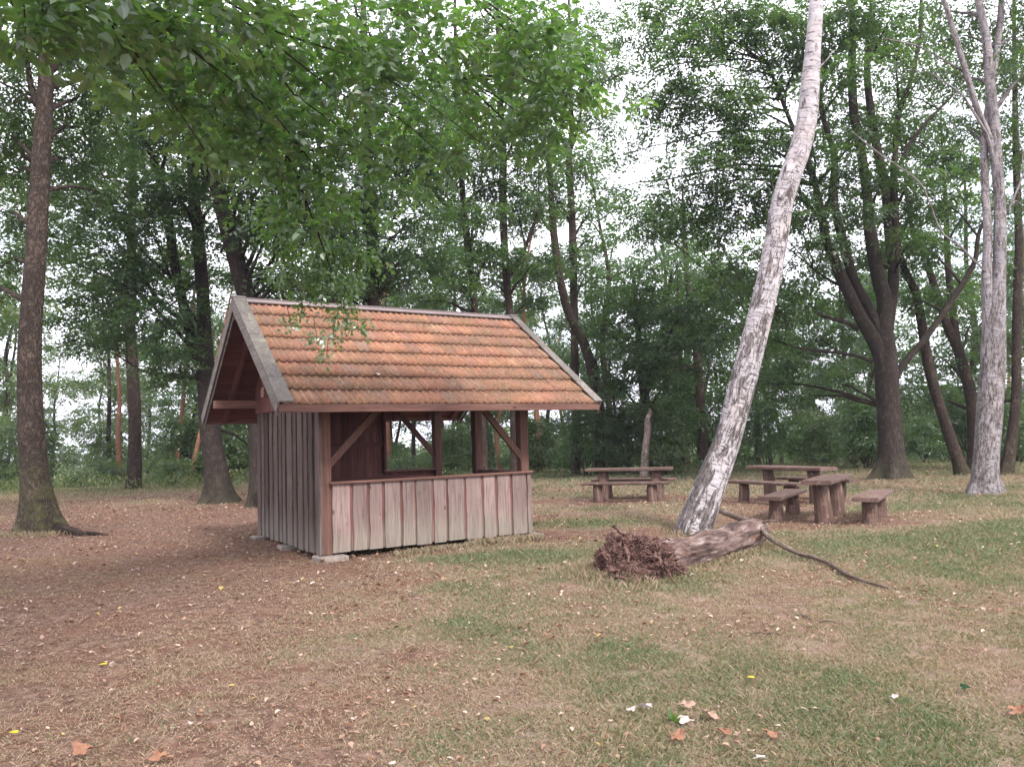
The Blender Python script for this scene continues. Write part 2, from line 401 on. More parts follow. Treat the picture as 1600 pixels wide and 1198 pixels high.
TREES = 'trees standing round the clearing'
def px_tree(name, label, cat, stems, bark, clumps=(), leaf='leaf', size=.12, dens=1., d=20., r=1.4, flat=.5, flare=.5, n=14, group=TREES, limbs=(), nleaf=16, extra=(), bare_limbs=True, wob=.10, droop=.25):
    """stems: list of (points, dd, bury) ; clumps: (px, py, depth offset, radius)"""
    base = stems[0][0][0]
    b3 = at(base[0], base[1], d); root = empty(name, (b3[0], b3[1], gzf(b3[0], b3[1])))
    tag(root, label, cat, group)
    mb = MB(); allp = []
    for i, (pts, dd, bury) in enumerate(stems):
        P, Q = px_path(pts, d, dd)
        p, q = trunk_tube(mb, P, Q, n if i == 0 else max(8, n-4), flare=flare if bury else None, bury=bury, z0=0 if bury else 3., wob=wob)
        allp.append((p, q))
    for (pts, dd) in limbs:
        P, Q = px_path(pts, d, dd); p, q = spline(P, Q, 5); mb.tube(p, q, 8, wob=.08, z0=4., seed=random.random()*50)
        allp.append((p, q))
    AP = np.concatenate([a for a, b in allp]); AQ = np.concatenate([b for a, b in allp])
    parts = []
    for q in clumps:
        c = at(q[0], q[1], d+q[2]); rr = q[3] if len(q) > 3 else r
        dn = q[4] if len(q) > 4 else 1.
        parts.append(clump(c, rr, flat, dens*dn, size, nleaf, droop))
        if bare_limbs:
            dist = np.linalg.norm(AP - (c - np.array([0, 0, .9*rr])), axis=1) + np.where(AP[:, 2] > c[2]+.3, 3., 0) + np.where(AP[:, 2] < 2.0, 4., 0)
            j = int(dist.argmin())
            if np.linalg.norm(AP[j]-c) > .3*rr:
                lp = limb(mb, AP[j], c, min(AQ[j]*.6, .07), .012, .06)
            for _ in range(3):
                limb(mb, c+rng.normal(0, .12, 3)*rr, c + unit(rng.normal(0, 1, 3)*np.array([1, 1, .5]))*rr*.8, .014, .005, .05, 5, 4)
    off = np.array([b3[0], b3[1], gzf(b3[0], b3[1])])
    mb.v = [v-off for v in mb.v]
    mb.build('trunk', M[bark], root, True)
    if parts:
        me = crown_mesh('crown', [(a-off, b) for a, b in parts]); link('crown', me, M[leaf], root)
    return root

# ------------------------------------------------------------------ ground
def green_mask(x, y):
    """where grass still grows (1) and where the soil lies bare (0)"""
    x = np.asarray(x, float); y = np.asarray(y, float)
    a = x/np.maximum(y, 1)
    g = .40 + .20*sstep(-.22, .20, a) + (fbm(x, y, .55, 11)-.5)*.95 + (fbm(x, y, 1.9, 13)-.5)*.55
    def blob(cx, cy, rx, ry, k): return k*np.exp(-(((x-cx)/rx)**2 + ((y-cy)/ry)**2))
    g = g + blob(7.4, 11.2, 2.4, 1.5, .8) + blob(-.2, 10.75, 1.5, .5, .75) + blob(1.6, 14.5, 1.6, 1.2, .35) + blob(8.5, 15.5, 2.5, 2.0, .3)
    g = g + blob(.5, 5.9, 1.0, .4, .12) + blob(-.2, 6.6, 1.1, .5, .15)
    g = g - blob(-3.6, 11.3, 2.2, 1.6, .8) - blob(1.1, 13.3, 1.3, .9, .8) - blob(5.7, 14.0, 1.9, 1.4, .85) - blob(6.2, 17.6, 1.7, 1.6, .7) - blob(2.9, 19.8, 1.8, 1.1, .7)
    g = g - blob(-7.5, 19, 5, 6, .45) - blob(-4.0, 7.5, 2.2, 1.6, .45) - blob(-9.3, 15.6, 1.8, 1.8, .5)
    g = g + .30*sstep(27, 33, y) - .24*sstep(.0, -.34, a)*sstep(26, 14, y) + blob(-3.2, 6.2, 1.2, .5, .15)
    # trodden strip and soil under the shelter
    u = (x+2.732)*math.cos(.559) + (y-10.986)*math.sin(.559); v = -(x+2.732)*math.sin(.559) + (y-10.986)*math.cos(.559)
    g = g - .9*sstep(.5, .1, np.maximum(np.maximum(-u, u-3.53), np.maximum(-v, v-3.4)))
    return np.clip(g, 0, 1)

def build_ground():
    def axis(lim_near, step, far):
        a = list(np.arange(0, lim_near+1e-6, step)); s = step
        while a[-1] < far: s *= 1.35; a.append(a[-1]+s)
        a = np.array(a); return np.concatenate([-a[:0:-1], a])
    xs = axis(14, .16, 900); ys = axis(28, .16, 900); ys = ys[ys > -700]; ys = np.concatenate([ys[ys < -2][::6], ys[ys >= -2]])
    X, Y = np.meshgrid(xs, ys); Z = gz(X, Y)
    nx, ny = len(xs), len(ys)
    V = np.stack([X, Y, Z], -1).reshape(-1, 3)
    i = np.arange(nx*ny).reshape(ny, nx)
    F = np.stack([i[:-1, :-1], i[:-1, 1:], i[1:, 1:], i[1:, :-1]], -1).reshape(-1, 4)
    me = bpy.data.meshes.new('ground')
    me.vertices.add(len(V)); me.vertices.foreach_set('co', V.astype(np.float32).ravel())
    me.loops.add(F.size); me.loops.foreach_set('vertex_index', F.astype(np.int32).ravel())
    me.polygons.add(len(F)); me.polygons.foreach_set('loop_start', np.arange(0, F.size, 4, dtype=np.int32))
    me.polygons.foreach_set('use_smooth', np.ones(len(F), bool))
    a = me.attributes.new('green', 'FLOAT', 'POINT'); a.data.foreach_set('value', green_mask(V[:, 0], V[:, 1]).astype(np.float32))
    me.update(calc_edges=True); me.validate()
    k = NT('soil_and_dry_grass')
    v = k.obj(); g = k.attr('green')
    n1 = k.noise(v, 1.1, 5, .6); n2 = k.noise(v, 9, 5, .7); n3 = k.noise(v, 55, 4, .7); n4 = k.noise(v, 3.2, 4, .6)
    soil = k.ramp(n2, [(.30, (.062, .038, .029)), (.5, (.150, .093, .070)), (.72, (.29, .195, .15))])
    soil = k.mix(k.maprange(n1, .4, .65, 0, .55), soil, (.16, .078, .053))
    straw = k.ramp(n3, [(.3, (.13, .094, .072)), (.55, (.26, .195, .148)), (.75, (.39, .31, .235))])
    grn = k.ramp(n3, [(.3, (.075, .074, .042)), (.55, (.14, .135, .078)), (.75, (.22, .20, .13))])
    gg = k.math('ADD', g, k.math('MULTIPLY', k.math('SUBTRACT', n4, .5), .7))
    c = k.mix(k.maprange(gg, .25, .55, 0, .9), soil, straw)
    c = k.mix(k.maprange(gg, .48, .9, 0, .9), c, grn)
    h = k.math('ADD', k.math('MULTIPLY', n2, .5), k.math('MULTIPLY', n3, .5))
    m = k.principled(c, .95, k.bump(h, .7, .03), .1)
    return tag(link('ground', me, m), kind='structure')
build_ground()

# short dry grass -----------------------------------------------------------
def build_grass():
    Vs = []; Rn = []
    for (y0, y1, dens, hgt) in ((3.4, 6, 9000, .030), (6, 9.5, 5200, .034), (9.5, 15, 2000, .042), (15, 24, 700, .055), (24, 33, 260, .09)):
        y = np.sqrt(rng.uniform(y0*y0, y1*y1, int(dens*.72*(y1*y1-y0*y0)))); x = rng.uniform(-.80, .80, len(y))*y
        g = green_mask(x, y)
        cl = fbm(x, y, 6., 21)
        keep = rng.uniform(0, 1, len(y)) < np.clip((g*1.25+.10)*sstep(.28, .58, cl+g*.15), .02, 1)
        x, y, g = x[keep], y[keep], g[keep]; N = len(x)
        z = gz(x, y)
        hh = hgt*rng.uniform(.45, 1.5, N)*(.65+.6*g); w = .0011*(1+y/5.)
        th = rng.uniform(0, 6.283, N); lean = rng.uniform(.15, 1.1, N)*hh
        ph = rng.uniform(0, 6.283, N)
        dx, dy = np.cos(th)*lean, np.sin(th)*lean
        sx, sy = np.cos(ph)*w, np.sin(ph)*w
        p = np.stack([x, y, z-.005], 1)
        v0 = p + np.stack([sx, sy, 0*sx], 1); v1 = p - np.stack([sx, sy, 0*sx], 1)
        v2 = p + np.stack([dx*.35-sx*.7, dy*.35-sy*.7, hh*.62], 1); v3 = p + np.stack([dx, dy, hh*.95], 1)
        Vs.append(np.stack([v0, v1, v2, v3], 1)); 
        Rn.append(np.clip(.04 + g*.66 + rng.normal(0, .22, N) + (fbm(x, y, 2.4, 71)-.5)*.5, 0, 1))
    for (y0, y1, dens) in ((3.4, 7, 1500), (7, 12, 600)):          # dead straw lying on the ground
        y = np.sqrt(rng.uniform(y0*y0, y1*y1, int(dens*.72*(y1*y1-y0*y0)))); x = rng.uniform(-.80, .80, len(y))*y
        keep = rng.uniform(0, 1, len(y)) < .25+.75*sstep(.35, .6, fbm(x, y, 1.7, 91)); x, y = x[keep], y[keep]; N = len(x)
        L = rng.uniform(.03, .10, N)[:, None]; th = rng.uniform(0, 6.283, N); d = np.stack([np.cos(th), np.sin(th), rng.normal(0, .12, N)], 1); q = np.stack([-np.sin(th), np.cos(th), 0*th], 1)*(.0012*(1+y/6))[:, None]
        p = np.stack([x, y, gz(x, y)+.010+rng.uniform(0, .012, N)], 1); bow = np.array([0, 0, .12])*L
        Vs.append(np.stack([p-d*L*.5-q, p+bow*.3-q, p+d*L*.5+q, p+bow*.3+q], 1)); Rn.append(rng.uniform(0, .30, N))
    tuft = [(1.5+t*1.95, 8.85+t*2.45, .28) for t in np.linspace(0, 1, 14)] + [(.75, 8.65, .22), (1.0, 8.35, .22), (.7, 8.9, .22), (1.2, 8.3, .2), (1.3, 8.5, .2), (2.75, 12.8, .3), (3.05, 12.85, .3), (-9.9, 15.7, .4), (-9.3, 15.5, .4), (10.5, 17.8, .4), (11, 17.7, .4), (10.7, 23, .7), (11.4, 23, .7)] + [(-2.3+t*2.6, 10.95+t*1.62, .12) for t in np.linspace(.25, 1, 14)]
    for (cx, cy, rr) in tuft:
        N = int(400*rr/.25); x = rng.normal(cx, rr*.6, N); y = rng.normal(cy, rr*.6, N); hh = rng.uniform(.03, .10, N)*(1.3 if cy > 12 else 1); w = .0013*(1+y/6)
        th = rng.uniform(0, 6.283, N); ph = rng.uniform(0, 6.283, N); ln = rng.uniform(.1, .8, N)*hh; p = np.stack([x, y, gz(x, y)-.005], 1); sx, sy = np.cos(ph)*w, np.sin(ph)*w; o = 0*sx
        Vs.append(np.stack([p+np.stack([sx, sy, o], 1), p-np.stack([sx, sy, o], 1), p+np.stack([np.cos(th)*ln*.35-sx*.7, np.sin(th)*ln*.35-sy*.7, hh*.62], 1), p+np.stack([np.cos(th)*ln, np.sin(th)*ln, hh], 1)], 1))
        Rn.append(np.clip(rng.normal(.27, .22, N), 0, 1))
    me = quads_mesh('grass', np.concatenate(Vs), np.concatenate(Rn))
    m = leaf_mat('short_grass', [(0, (.38, .285, .215)), (.3, (.32, .245, .175)), (.48, (.232, .212, .134)), (.70, (.160, .188, .104)), (1, (.105, .158, .074))], .25, .02)
    tag(link('grass', me, m), 'short dry grass growing in thin tufts over the clearing', 'grass', kind='stuff')
build_grass()

LITTER = [(0, (.10, .055, .038)), (.25, (.20, .105, .068)), (.5, (.31, .185, .125)), (.75, (.42, .29, .215)), (.93, (.56, .44, .36)), (.985, (.60, .50, .42)), (1, (.45, .36, .14))]
def litter_mat():
    k = NT('dead_leaf'); c = k.ramp(k.attr('rnd'), LITTER)
    d = k.n('BsdfDiffuse', {'Color': c}); t = k.n('BsdfTranslucent', {'Color': c})
    mx = k.n('MixShader', {0: .2, 1: d.outputs[0], 2: t.outputs[0]}); k.t.links.new(mx.outputs[0], k.out.inputs[0]); return k.m
M['litter'] = litter_mat()
def curled(p, L, W, th, curl, tilt, up):
    """dead leaves: two curled halves, each a quad; returns (2N,4,3)"""
    d = np.stack([np.cos(th), np.sin(th), tilt], 1); d = unit(d)
    s = unit(np.cross(np.array([0, 0, 1.]), d)); n = np.cross(d, s)
    L = L[:, None]; W = W[:, None]; c = curl[:, None]
    a = p - d*L*.5 + n*up[:, None]; b = p + d*L*.5 + n*up[:, None] + n*L*.10*c
    m1 = p + n*(W*.05); 
    e1 = p + d*L*.12 + s*W*.5 + n*W*c; e2 = p - d*L*.22 + s*W*.42 + n*W*c*.8
    f1 = p + d*L*.10 - s*W*.5 + n*W*c*.9; f2 = p - d*L*.25 - s*W*.40 + n*W*c
    return np.concatenate([np.stack([a, e2, e1, b], 1), np.stack([b, f1, f2, a], 1)])
def build_litter():
    Vs = []; Rn = []
    for (y0, y1, dens, sz) in ((3.4, 6, 75, .032), (6, 9, 60, .040), (9, 18, 36, .052), (18, 32, 18, .070), (3.4, 7, 1700, .011), (7, 13, 700, .016), (13, 26, 220, .025)):
        y = np.sqrt(rng.uniform(y0*y0, y1*y1, int(dens*.72*(y1*y1-y0*y0)))); x = rng.uniform(-.80, .80, len(y))*y
        cl = fbm(x, y, .9, 31); 
        keep = rng.uniform(0, 1, len(y)) < np.clip(.22 + .9*sstep(.42, .62, cl) - .32*green_mask(x, y) + .25*sstep(.1, -.3, x/y), .06, 1)
        x, y = x[keep], y[keep]; N = len(x)
        p = np.stack([x, y, gz(x, y)+.014+sz*.22], 1)
        L = sz*rng.uniform(.5, 1.6, N); W = L*rng.uniform(.4, .75, N)
        q = curled(p, L, W, rng.uniform(0, 6.28, N), rng.uniform(-.15, .75, N), rng.normal(0, .25, N), 0*x)
        r = np.clip(rng.beta(1.7, 1.5, N) + (.04 if sz > .03 else -.06), 0, 1); Vs.append(q); Rn.append(np.r_[r, r])
    tag(link('leaf_litter', quads_mesh('leaf_litter', np.concatenate(Vs), np.concatenate(Rn)), M['litter']), 'curled brown dead leaves and crumbs scattered over the ground', 'leaf litter', kind='stuff')
build_litter()

# ------------------------------------------------------------------ the shelter
HX, HY, HYAW = -2.732, 10.986, .559
L_, W_, EV, EL, ER, ZE, ZR = 3.53, 3.375, .788, .783, .885, 2.148, 3.884
TAN = (ZR-ZE)/(W_/2+EV)
hut = empty('wooden_shelter', (HX, HY, 0), HYAW)
tag(hut, 'small open-sided wooden shelter with an orange tiled gable roof', 'shelter')

def plank(mb, x0, x1, z0, z1, y0, y1, fr, wav=.007, seg=10, ztop=None, rnd=None):
    s1, s2 = random.random()*90, random.random()*90
    v = []
    for i in range(seg+1):
        t = i/seg; z = z0+(z1-z0)*t
        a = x0 + wav*2*mnoise.noise((s1, z*3.1, 0)) + wav*mnoise.noise((s1, z*9, 4)); b = x1 + wav*2*mnoise.noise((s2, z*3.1, 7)) + wav*mnoise.noise((s2, z*9, 2))
        cup = .003*mnoise.noise((s1, z*1.5, 9))
        za = zb = z
        if ztop is not None and i == seg: za, zb = ztop(a), ztop(b)
        elif ztop is not None: za = z0+(ztop(a)-z0)*t; zb = z0+(ztop(b)-z0)*t
        v += [(a, y0, za), (a+.004, y1+cup, za), (b-.004, y1+cup, zb), (b, y0, zb)]
    f = []
    for i in range(seg):
        o = i*4; f += [[o, o+1, o+5, o+4], [o+1, o+2, o+6, o+5], [o+2, o+3, o+7, o+6], [o+3, o, o+4, o+7]]
    f += [[0, 3, 2, 1], [seg*4, seg*4+1, seg*4+2, seg*4+3]]
    mb.add(fr(np.array(v)), f, rnd)
F_FRONT = lambda p: np.stack([p[:, 0], -p[:, 1], p[:, 2]], 1)                 # x along the ridge, y out to the viewer
F_BACK = lambda p: np.stack([p[:, 0], W_+p[:, 1], p[:, 2]], 1)
F_LEFT = lambda p: np.stack([-p[:, 1], p[:, 0], p[:, 2]], 1)
F_RIGHT = lambda p: np.stack([L_+p[:, 1], p[:, 0], p[:, 2]], 1)
def cladding(x0, x1, z0, z1, fr, wmin, wmax, gmin, gmax, yo=.0, wav=.007, ztop=None, jig=.015):
    """recessed under boards with outer boards nailed over their joints; two meshes"""
    mu, mo = MB(), MB(); x = x0
    xs = np.arange(x0, x1, .24)
    for a in xs: plank(mu, a, min(a+.237, x1), z0+.012, z1-.01, yo-.045, yo-.022, fr, .001, 6, (lambda q: ztop(q)-.01) if ztop else None)
    while x < x1-.05:
        w = random.uniform(wmin, wmax); b = min(x+w, x1)
        if x1-b < .08: b = x1
        plank(mo, x, b, z0+random.uniform(-jig, jig)*.6, z1, yo-.020, yo+random.uniform(-.002, .004), fr, wav, 10, ztop)
        x = b + random.uniform(gmin, gmax)
    return mu, mo
def two(name, mu, mo, m_under, m_outer):
    o = mo.build(name, M[m_outer], hut); u = mu.build('under_boards', M[m_under], o); return o
# front half wall
mu, mo = cladding(.19, 3.535, .075, 1.03, F_FRONT, .19, .28, .016, .05, wav=.007)
two('front_half_wall', mu, mo, 'under', 'front')
# closed left wall, and the boards of the gables above it
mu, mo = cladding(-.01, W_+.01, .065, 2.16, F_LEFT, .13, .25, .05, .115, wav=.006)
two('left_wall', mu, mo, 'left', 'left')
roof_under = lambda v: ZE - .075 + (min(v, W_-v)+EV)*TAN
for fr, nm in ((F_LEFT, 'gable_boards'), (F_RIGHT, 'gable_boards')):
    mb = MB(); x = -.02
    while x < W_+.0:
        b = min(x+random.uniform(.12, .17), W_+.02)
        if x < W_/2 < b: b = W_/2
        plank(mb, x, b-.004, 2.165, 2.2, .012, .034, fr, .001, 4, lambda q: roof_under(q)-.012)
        x = b
    mb.build(nm, M['inner'], hut)
# back wall: closed part, then a half wall under a wide opening
mb = MB(); x = .0
while x < 2.34:
    b = min(x+random.uniform(.14, .2), 2.35); plank(mb, x, b-.005, .09, 2.2, -.03, 0, F_BACK, .002, 6); x = b
x = 2.35
while x < 3.40:
    b = min(x+random.uniform(.14, .2), 3.42); plank(mb, x, b-.005, .09, 1.03, -.03, 0, F_BACK, .002, 6); x = b
mb.build('back_wall', M['inner'], hut)
mb = MB()
mb.box(.10, 3.40, W_-.075, W_-.033, .86, .96); mb.box(.1, 2.34, W_-.07, W_-.033, 1.52, 1.60)
mb.build('wall_rail', M['beam_dark'], hut)
# right half wall, in front of the way in
mu, mo = cladding(.16, 1.50, .09, 1.03, F_RIGHT, .19, .26, .02, .05)
two('right_half_wall', mu, mo, 'under', 'front')
# sills
def part_box(name, m, *bx, fr=None, bev=.006):
    mb = MB(); mb.box(*bx, fr=fr, bev=bev); return mb.build(name, M[m], hut)
part_box('sill', 'beam', .15, 3.555, -.045, .115, 1.033, 1.067)
part_box('window_frame', 'inner', 2.345, 2.40, W_-.10, W_+.02, 1.07, 2.26)
part_box('sill', 'beam', 2.33, 3.42, W_-.15, W_+.03, 1.033, 1.067)
part_box('sill', 'beam', L_-.13, L_+.035, .12, 1.52, 1.036, 1.070)
# posts
def post(x, y, w=.15, z0=.055, z1=2.26, m='post'): return part_box('post', m, x, x+w, y, y+w, z0, z1, bev=.008)
post(.035, .03, .155); post(3.375, .035, .15); post(.05, W_-.19); post(3.40, W_-.16); post(3.37, 1.53)
# braces
def brace(p, q, axis):
    mb = MB(); p = np.array(p, float); q = np.array(q, float); d = q-p; L = np.linalg.norm(d); d /= L
    s = np.array([0, 1., 0]) if axis == 0 else np.array([1., 0, 0]); n = np.cross(d, s)
    fr = lambda v: p + v[:, :1]*d + v[:, 1:2]*s + v[:, 2:3]*n
    mb.box(-.07, L+.07, -.032, .032, -.05, .05, fr=fr); mb.build('brace', M['post'], hut)
brace((.20, .075, 1.34), (.98, .075, 2.14), 0); brace((3.36, .075, 1.34), (2.66, .075, 2.14), 0)
brace((3.39, W_-.09, 1.36), (2.70, W_-.09, 2.12), 0)
# plates, purlins, ties
for y0, y1 in ((.02, .17), (W_-.17, W_-.02)): part_box('wall_plate', 'beam', -EL+.04, L_+ER-.04, y0, y1, 2.262, 2.40)
part_box('ridge_beam', 'beam', -EL+.04, L_+ER-.04, W_/2-.05, W_/2+.05, ZR-.32, ZR-.17)
for x in (.03, 1.7, 3.37): part_box('tie_beam', 'beam', x, x+.13, .172, W_-.172, 2.265, 2.39)
part_box('floor_frame', 'beam_dark', .05, 3.45, .34, .44, .02, .068); part_box('floor_frame', 'post', .05, 3.45, W_-.2, W_-.08, .02, .085)
part_box('floor', 'beam_dark', .05, 3.46, .12, W_-.21, .070, .10)
# inside bench along the back wall
mb = MB(); mb.box(.12, 3.2, W_-.45, W_-.09, .43, .47)
for x in (.3, 1.6, 2.9): mb.box(x, x+.1, W_-.38, W_-.16, .072, .429)
mb.build('wall_bench', M['inner'], hut)
# foundation slabs
kk = NT('concrete_slab'); cn = kk.noise(kk.obj(), 14, 5, .7)
M['slab'] = kk.principled(kk.mix(kk.maprange(cn, .35, .65), (.17, .14, .12), (.30, .26, .23)), .9, kk.bump(cn, .4, .01))
kk = NT('old_brick'); cn = kk.noise(kk.obj(), 20, 5, .7)
M['brick'] = kk.principled(kk.mix(cn, (.20, .085, .065), (.36, .17, .13)), .9, kk.bump(cn, .5, .01))
for (x0, x1, y0, y1, z1, mm) in ((-.05, .36, -.17, .2, .050, 'slab'), (3.32, 3.70, -.08, .22, .046, 'slab'), (-.09, .2, 1.55, 1.85, .042, 'slab'), (-.12, .2, 3.1, 3.42, .05, 'slab'), (3.3, 3.64, 3.1, 3.45, .05, 'slab'), (1.7, 1.84, .2, .34, .05, 'brick')):
    part_box('foundation_slab', mm, x0, x1, y0, y1, -.09, z1, bev=.01)

# roof ----------------------------------------------------------------------
SL = math.hypot(W_/2+EV, ZR-ZE); CA, SA = (W_/2+EV)/SL, (ZR-ZE)/SL
def slope_frame(side):
    """x along the ridge, y up the slope from the eave, z square to the slope"""
    def fr(p):
        d = p[:, 1]*CA - p[:, 2]*SA; z = p[:, 1]*SA + p[:, 2]*CA
        v = -EV + d if side == 0 else W_+EV-d
        return np.stack([p[:, 0], v, ZE+z], 1)
    return fr
def tiles(side, name):
    mb = MB(); fr = slope_frame(side)
    n, rows = 24, 8; x0 = -EL+.07; tw = (L_+EL+ER-.14)/n; rl = (SL-.05)/rows
    t = np.linspace(0, 1, 21)
    prof = sum(.026*np.exp(-((t-c)/.085)**2) for c in (0, .5, 1.0)) - .012 + .004*np.sin(t*9)
    for r in range(rows):
        for c in range(n):
            a = x0+c*tw; b = r*rl - .012 + random.uniform(-.006, .006); tilt = random.uniform(-.003, .003); lift = random.uniform(0, .006)
            v = []
            for (yy, zz) in ((.006, -.004), (-.002, .046), (rl*.5, .029), (rl+.045, .001)):
                for i, q in enumerate(t):
                    x = a + q*(tw+.004)
                    v.append((x, b+yy+tilt*(q-.5)*8*(1 if yy == 0 else .2), -.032+zz+lift+prof[i]+tilt*q))
            k = len(t); f = []
            for j in range(3):
                for i in range(k-1): f.append([j*k+i, j*k+i+1, (j+1)*k+i+1, (j+1)*k+i])
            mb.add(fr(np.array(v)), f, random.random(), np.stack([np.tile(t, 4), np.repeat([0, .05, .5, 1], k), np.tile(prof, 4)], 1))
    k = NT(name); v = k.obj(); rr = k.attr('rnd')
    base = k.ramp(rr, [(0, (.20, .13, .11)), (.10, (.29, .15, .108)), (.4, (.345, .160, .098)), (.7, (.375, .185, .110)), (.88, (.385, .225, .135)), (1, (.27, .185, .15))])
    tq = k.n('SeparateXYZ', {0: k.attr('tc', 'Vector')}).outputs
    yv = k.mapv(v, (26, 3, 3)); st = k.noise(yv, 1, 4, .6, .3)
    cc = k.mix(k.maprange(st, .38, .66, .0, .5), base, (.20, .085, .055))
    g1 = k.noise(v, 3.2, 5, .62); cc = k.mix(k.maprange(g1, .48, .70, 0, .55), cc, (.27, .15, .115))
    cc = k.mix(k.math('MULTIPLY', k.maprange(tq[2], .0, -.011), k.maprange(k.noise(v, 5, 3), .3, .6, .25, .8)), cc, (.17, .075, .05)); cc = k.mix(k.maprange(tq[1], .74, .95, 0, .75), cc, (.12, .06, .045)); cc = k.mix(k.maprange(tq[1], .02, .04, .92, 0), cc, (.07, .036, .03))  # both tile ends darkened: row shadow painted into the clay colour
    g2 = k.noise(v, 36, 4, .65); cc = k.mix(k.maprange(g2, .58, .68, 0, .65), cc, (.11, .065, .05))
    g3 = k.noise(v, 17, 4, .7); cc = k.mix(k.maprange(g3, .54, .66, 0, .5), cc, (.40, .29, .15))
    g4 = k.noise(v, 1.4, 4, .6); cc = k.mix(k.math('MULTIPLY', k.maprange(g4, .42, .60, 0, .85), k.maprange(k.noise(v, 24, 5, .75), .42, .56)), cc, (.12, .09, .055))
    g5 = k.noise(k.mapv(v, (7, 1.6, 1.6)), 1, 4, .6); cc = k.mix(k.maprange(g5, .52, .68, 0, .55), cc, (.17, .105, .08))
    m = k.principled(cc, .88, k.bump(k.math('ADD', g2, k.math('MULTIPLY', st, .5)), .35, .006), .15)
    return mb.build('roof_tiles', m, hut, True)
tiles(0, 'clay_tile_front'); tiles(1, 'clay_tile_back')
for side in (0, 1):
    fr = slope_frame(side)
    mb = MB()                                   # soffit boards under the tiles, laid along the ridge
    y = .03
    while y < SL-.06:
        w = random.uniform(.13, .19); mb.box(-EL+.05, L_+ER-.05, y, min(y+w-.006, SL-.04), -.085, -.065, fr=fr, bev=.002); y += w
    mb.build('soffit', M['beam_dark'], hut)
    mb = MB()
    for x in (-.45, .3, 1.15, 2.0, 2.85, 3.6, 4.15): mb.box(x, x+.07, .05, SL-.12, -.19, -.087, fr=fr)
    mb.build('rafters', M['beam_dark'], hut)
    for (xa, xb, xo) in ((-EL, -EL+.20, -EL-.002), (L_+ER-.15, L_+ER, L_+ER-.024)):
        mb = MB(); n = 5                        # cap boards over the edge tiles, in several lengths
        for i in range(n): mb.box(xa, xb, -.03+i*(SL+.02)/n, -.03+(i+1)*(SL+.02)/n-.004, .016+.002*(i % 2), .042+.002*(i % 2), fr=fr, bev=.003)
        bb = mb.build('bargeboard', M['barge'], hut)
        mb = MB(); mb.box(xo, xo+.026, -.02, SL-.02, -.15, .013, fr=fr); mb.box(xo+.03, xo+.055, .0, SL-.1, -.21, -.155, fr=fr)
        mb.build('face_board', M['barge'], bb)
    mb = MB(); fz = (lambda p: p) if side == 0 else (lambda p: np.stack([p[:, 0], W_-p[:, 1], p[:, 2]], 1))
    mb.box(-EL+.03, L_+ER-.03, -EV+.005, -EV+.033, ZE-.128, ZE-.022, fr=fz); mb.build('fascia', M['beam'], hut)
mb = MB()
for side in (0, 1):
    fr = slope_frame(side)
    mb.box(-EL+.205, L_+ER-.155, SL-.105, SL+(.012 if side == 0 else -.012), .002, .026, fr=fr, bev=.003)
mb.box(-EL+.205, L_+ER-.155, W_/2-.03, W_/2+.03, ZR+.012, ZR+.034, bev=.003)
mb.box(-EL-.03, -EL+.2, W_/2-.035, W_/2+.035, ZR+.030, ZR+.052, bev=.003); mb.box(L_+ER-.15, L_+ER+.03, W_/2-.035, W_/2+.035, ZR+.030, ZR+.052, bev=.003)
mb.build('ridge_cap', M['ridge'], hut)

# dead leaves and crumbs lying on the tiles
def roof_debris():
    fr = slope_frame(0); N = 2600
    x = rng.uniform(-EL+.2, L_+ER-.2, N); y = SL*rng.uniform(0, 1, N)**1.3*.95
    keep = rng.uniform(0, 1, N) < .25+.75*sstep(.4, .62, fbm(x, y, 1.3, 40)); x, y = x[keep], y[keep]; N = len(x)
    L = rng.uniform(.010, .05, N)**1.15; q = curled(np.stack([x, y, 0*x+.016], 1), L, L*.5, rng.uniform(0, 6.28, N), rng.uniform(0, .6, N), 0*x, 0*x)
    q = fr(q.reshape(-1, 3)).reshape(-1, 4, 3)
    c, s = math.cos(HYAW), math.sin(HYAW)
    W = np.stack([HX+q[..., 0]*c-q[..., 1]*s, HY+q[..., 0]*s+q[..., 1]*c, q[..., 2]], -1)
    r = np.clip(rng.beta(2, 2.6, N), 0, .92)
    tag(link('leaf_crumbs', quads_mesh('leaf_crumbs', W, np.r_[r, r]), M['litter']), 'brown leaf crumbs and twigs lying on the orange roof tiles', 'leaf litter', kind='stuff')
roof_debris()

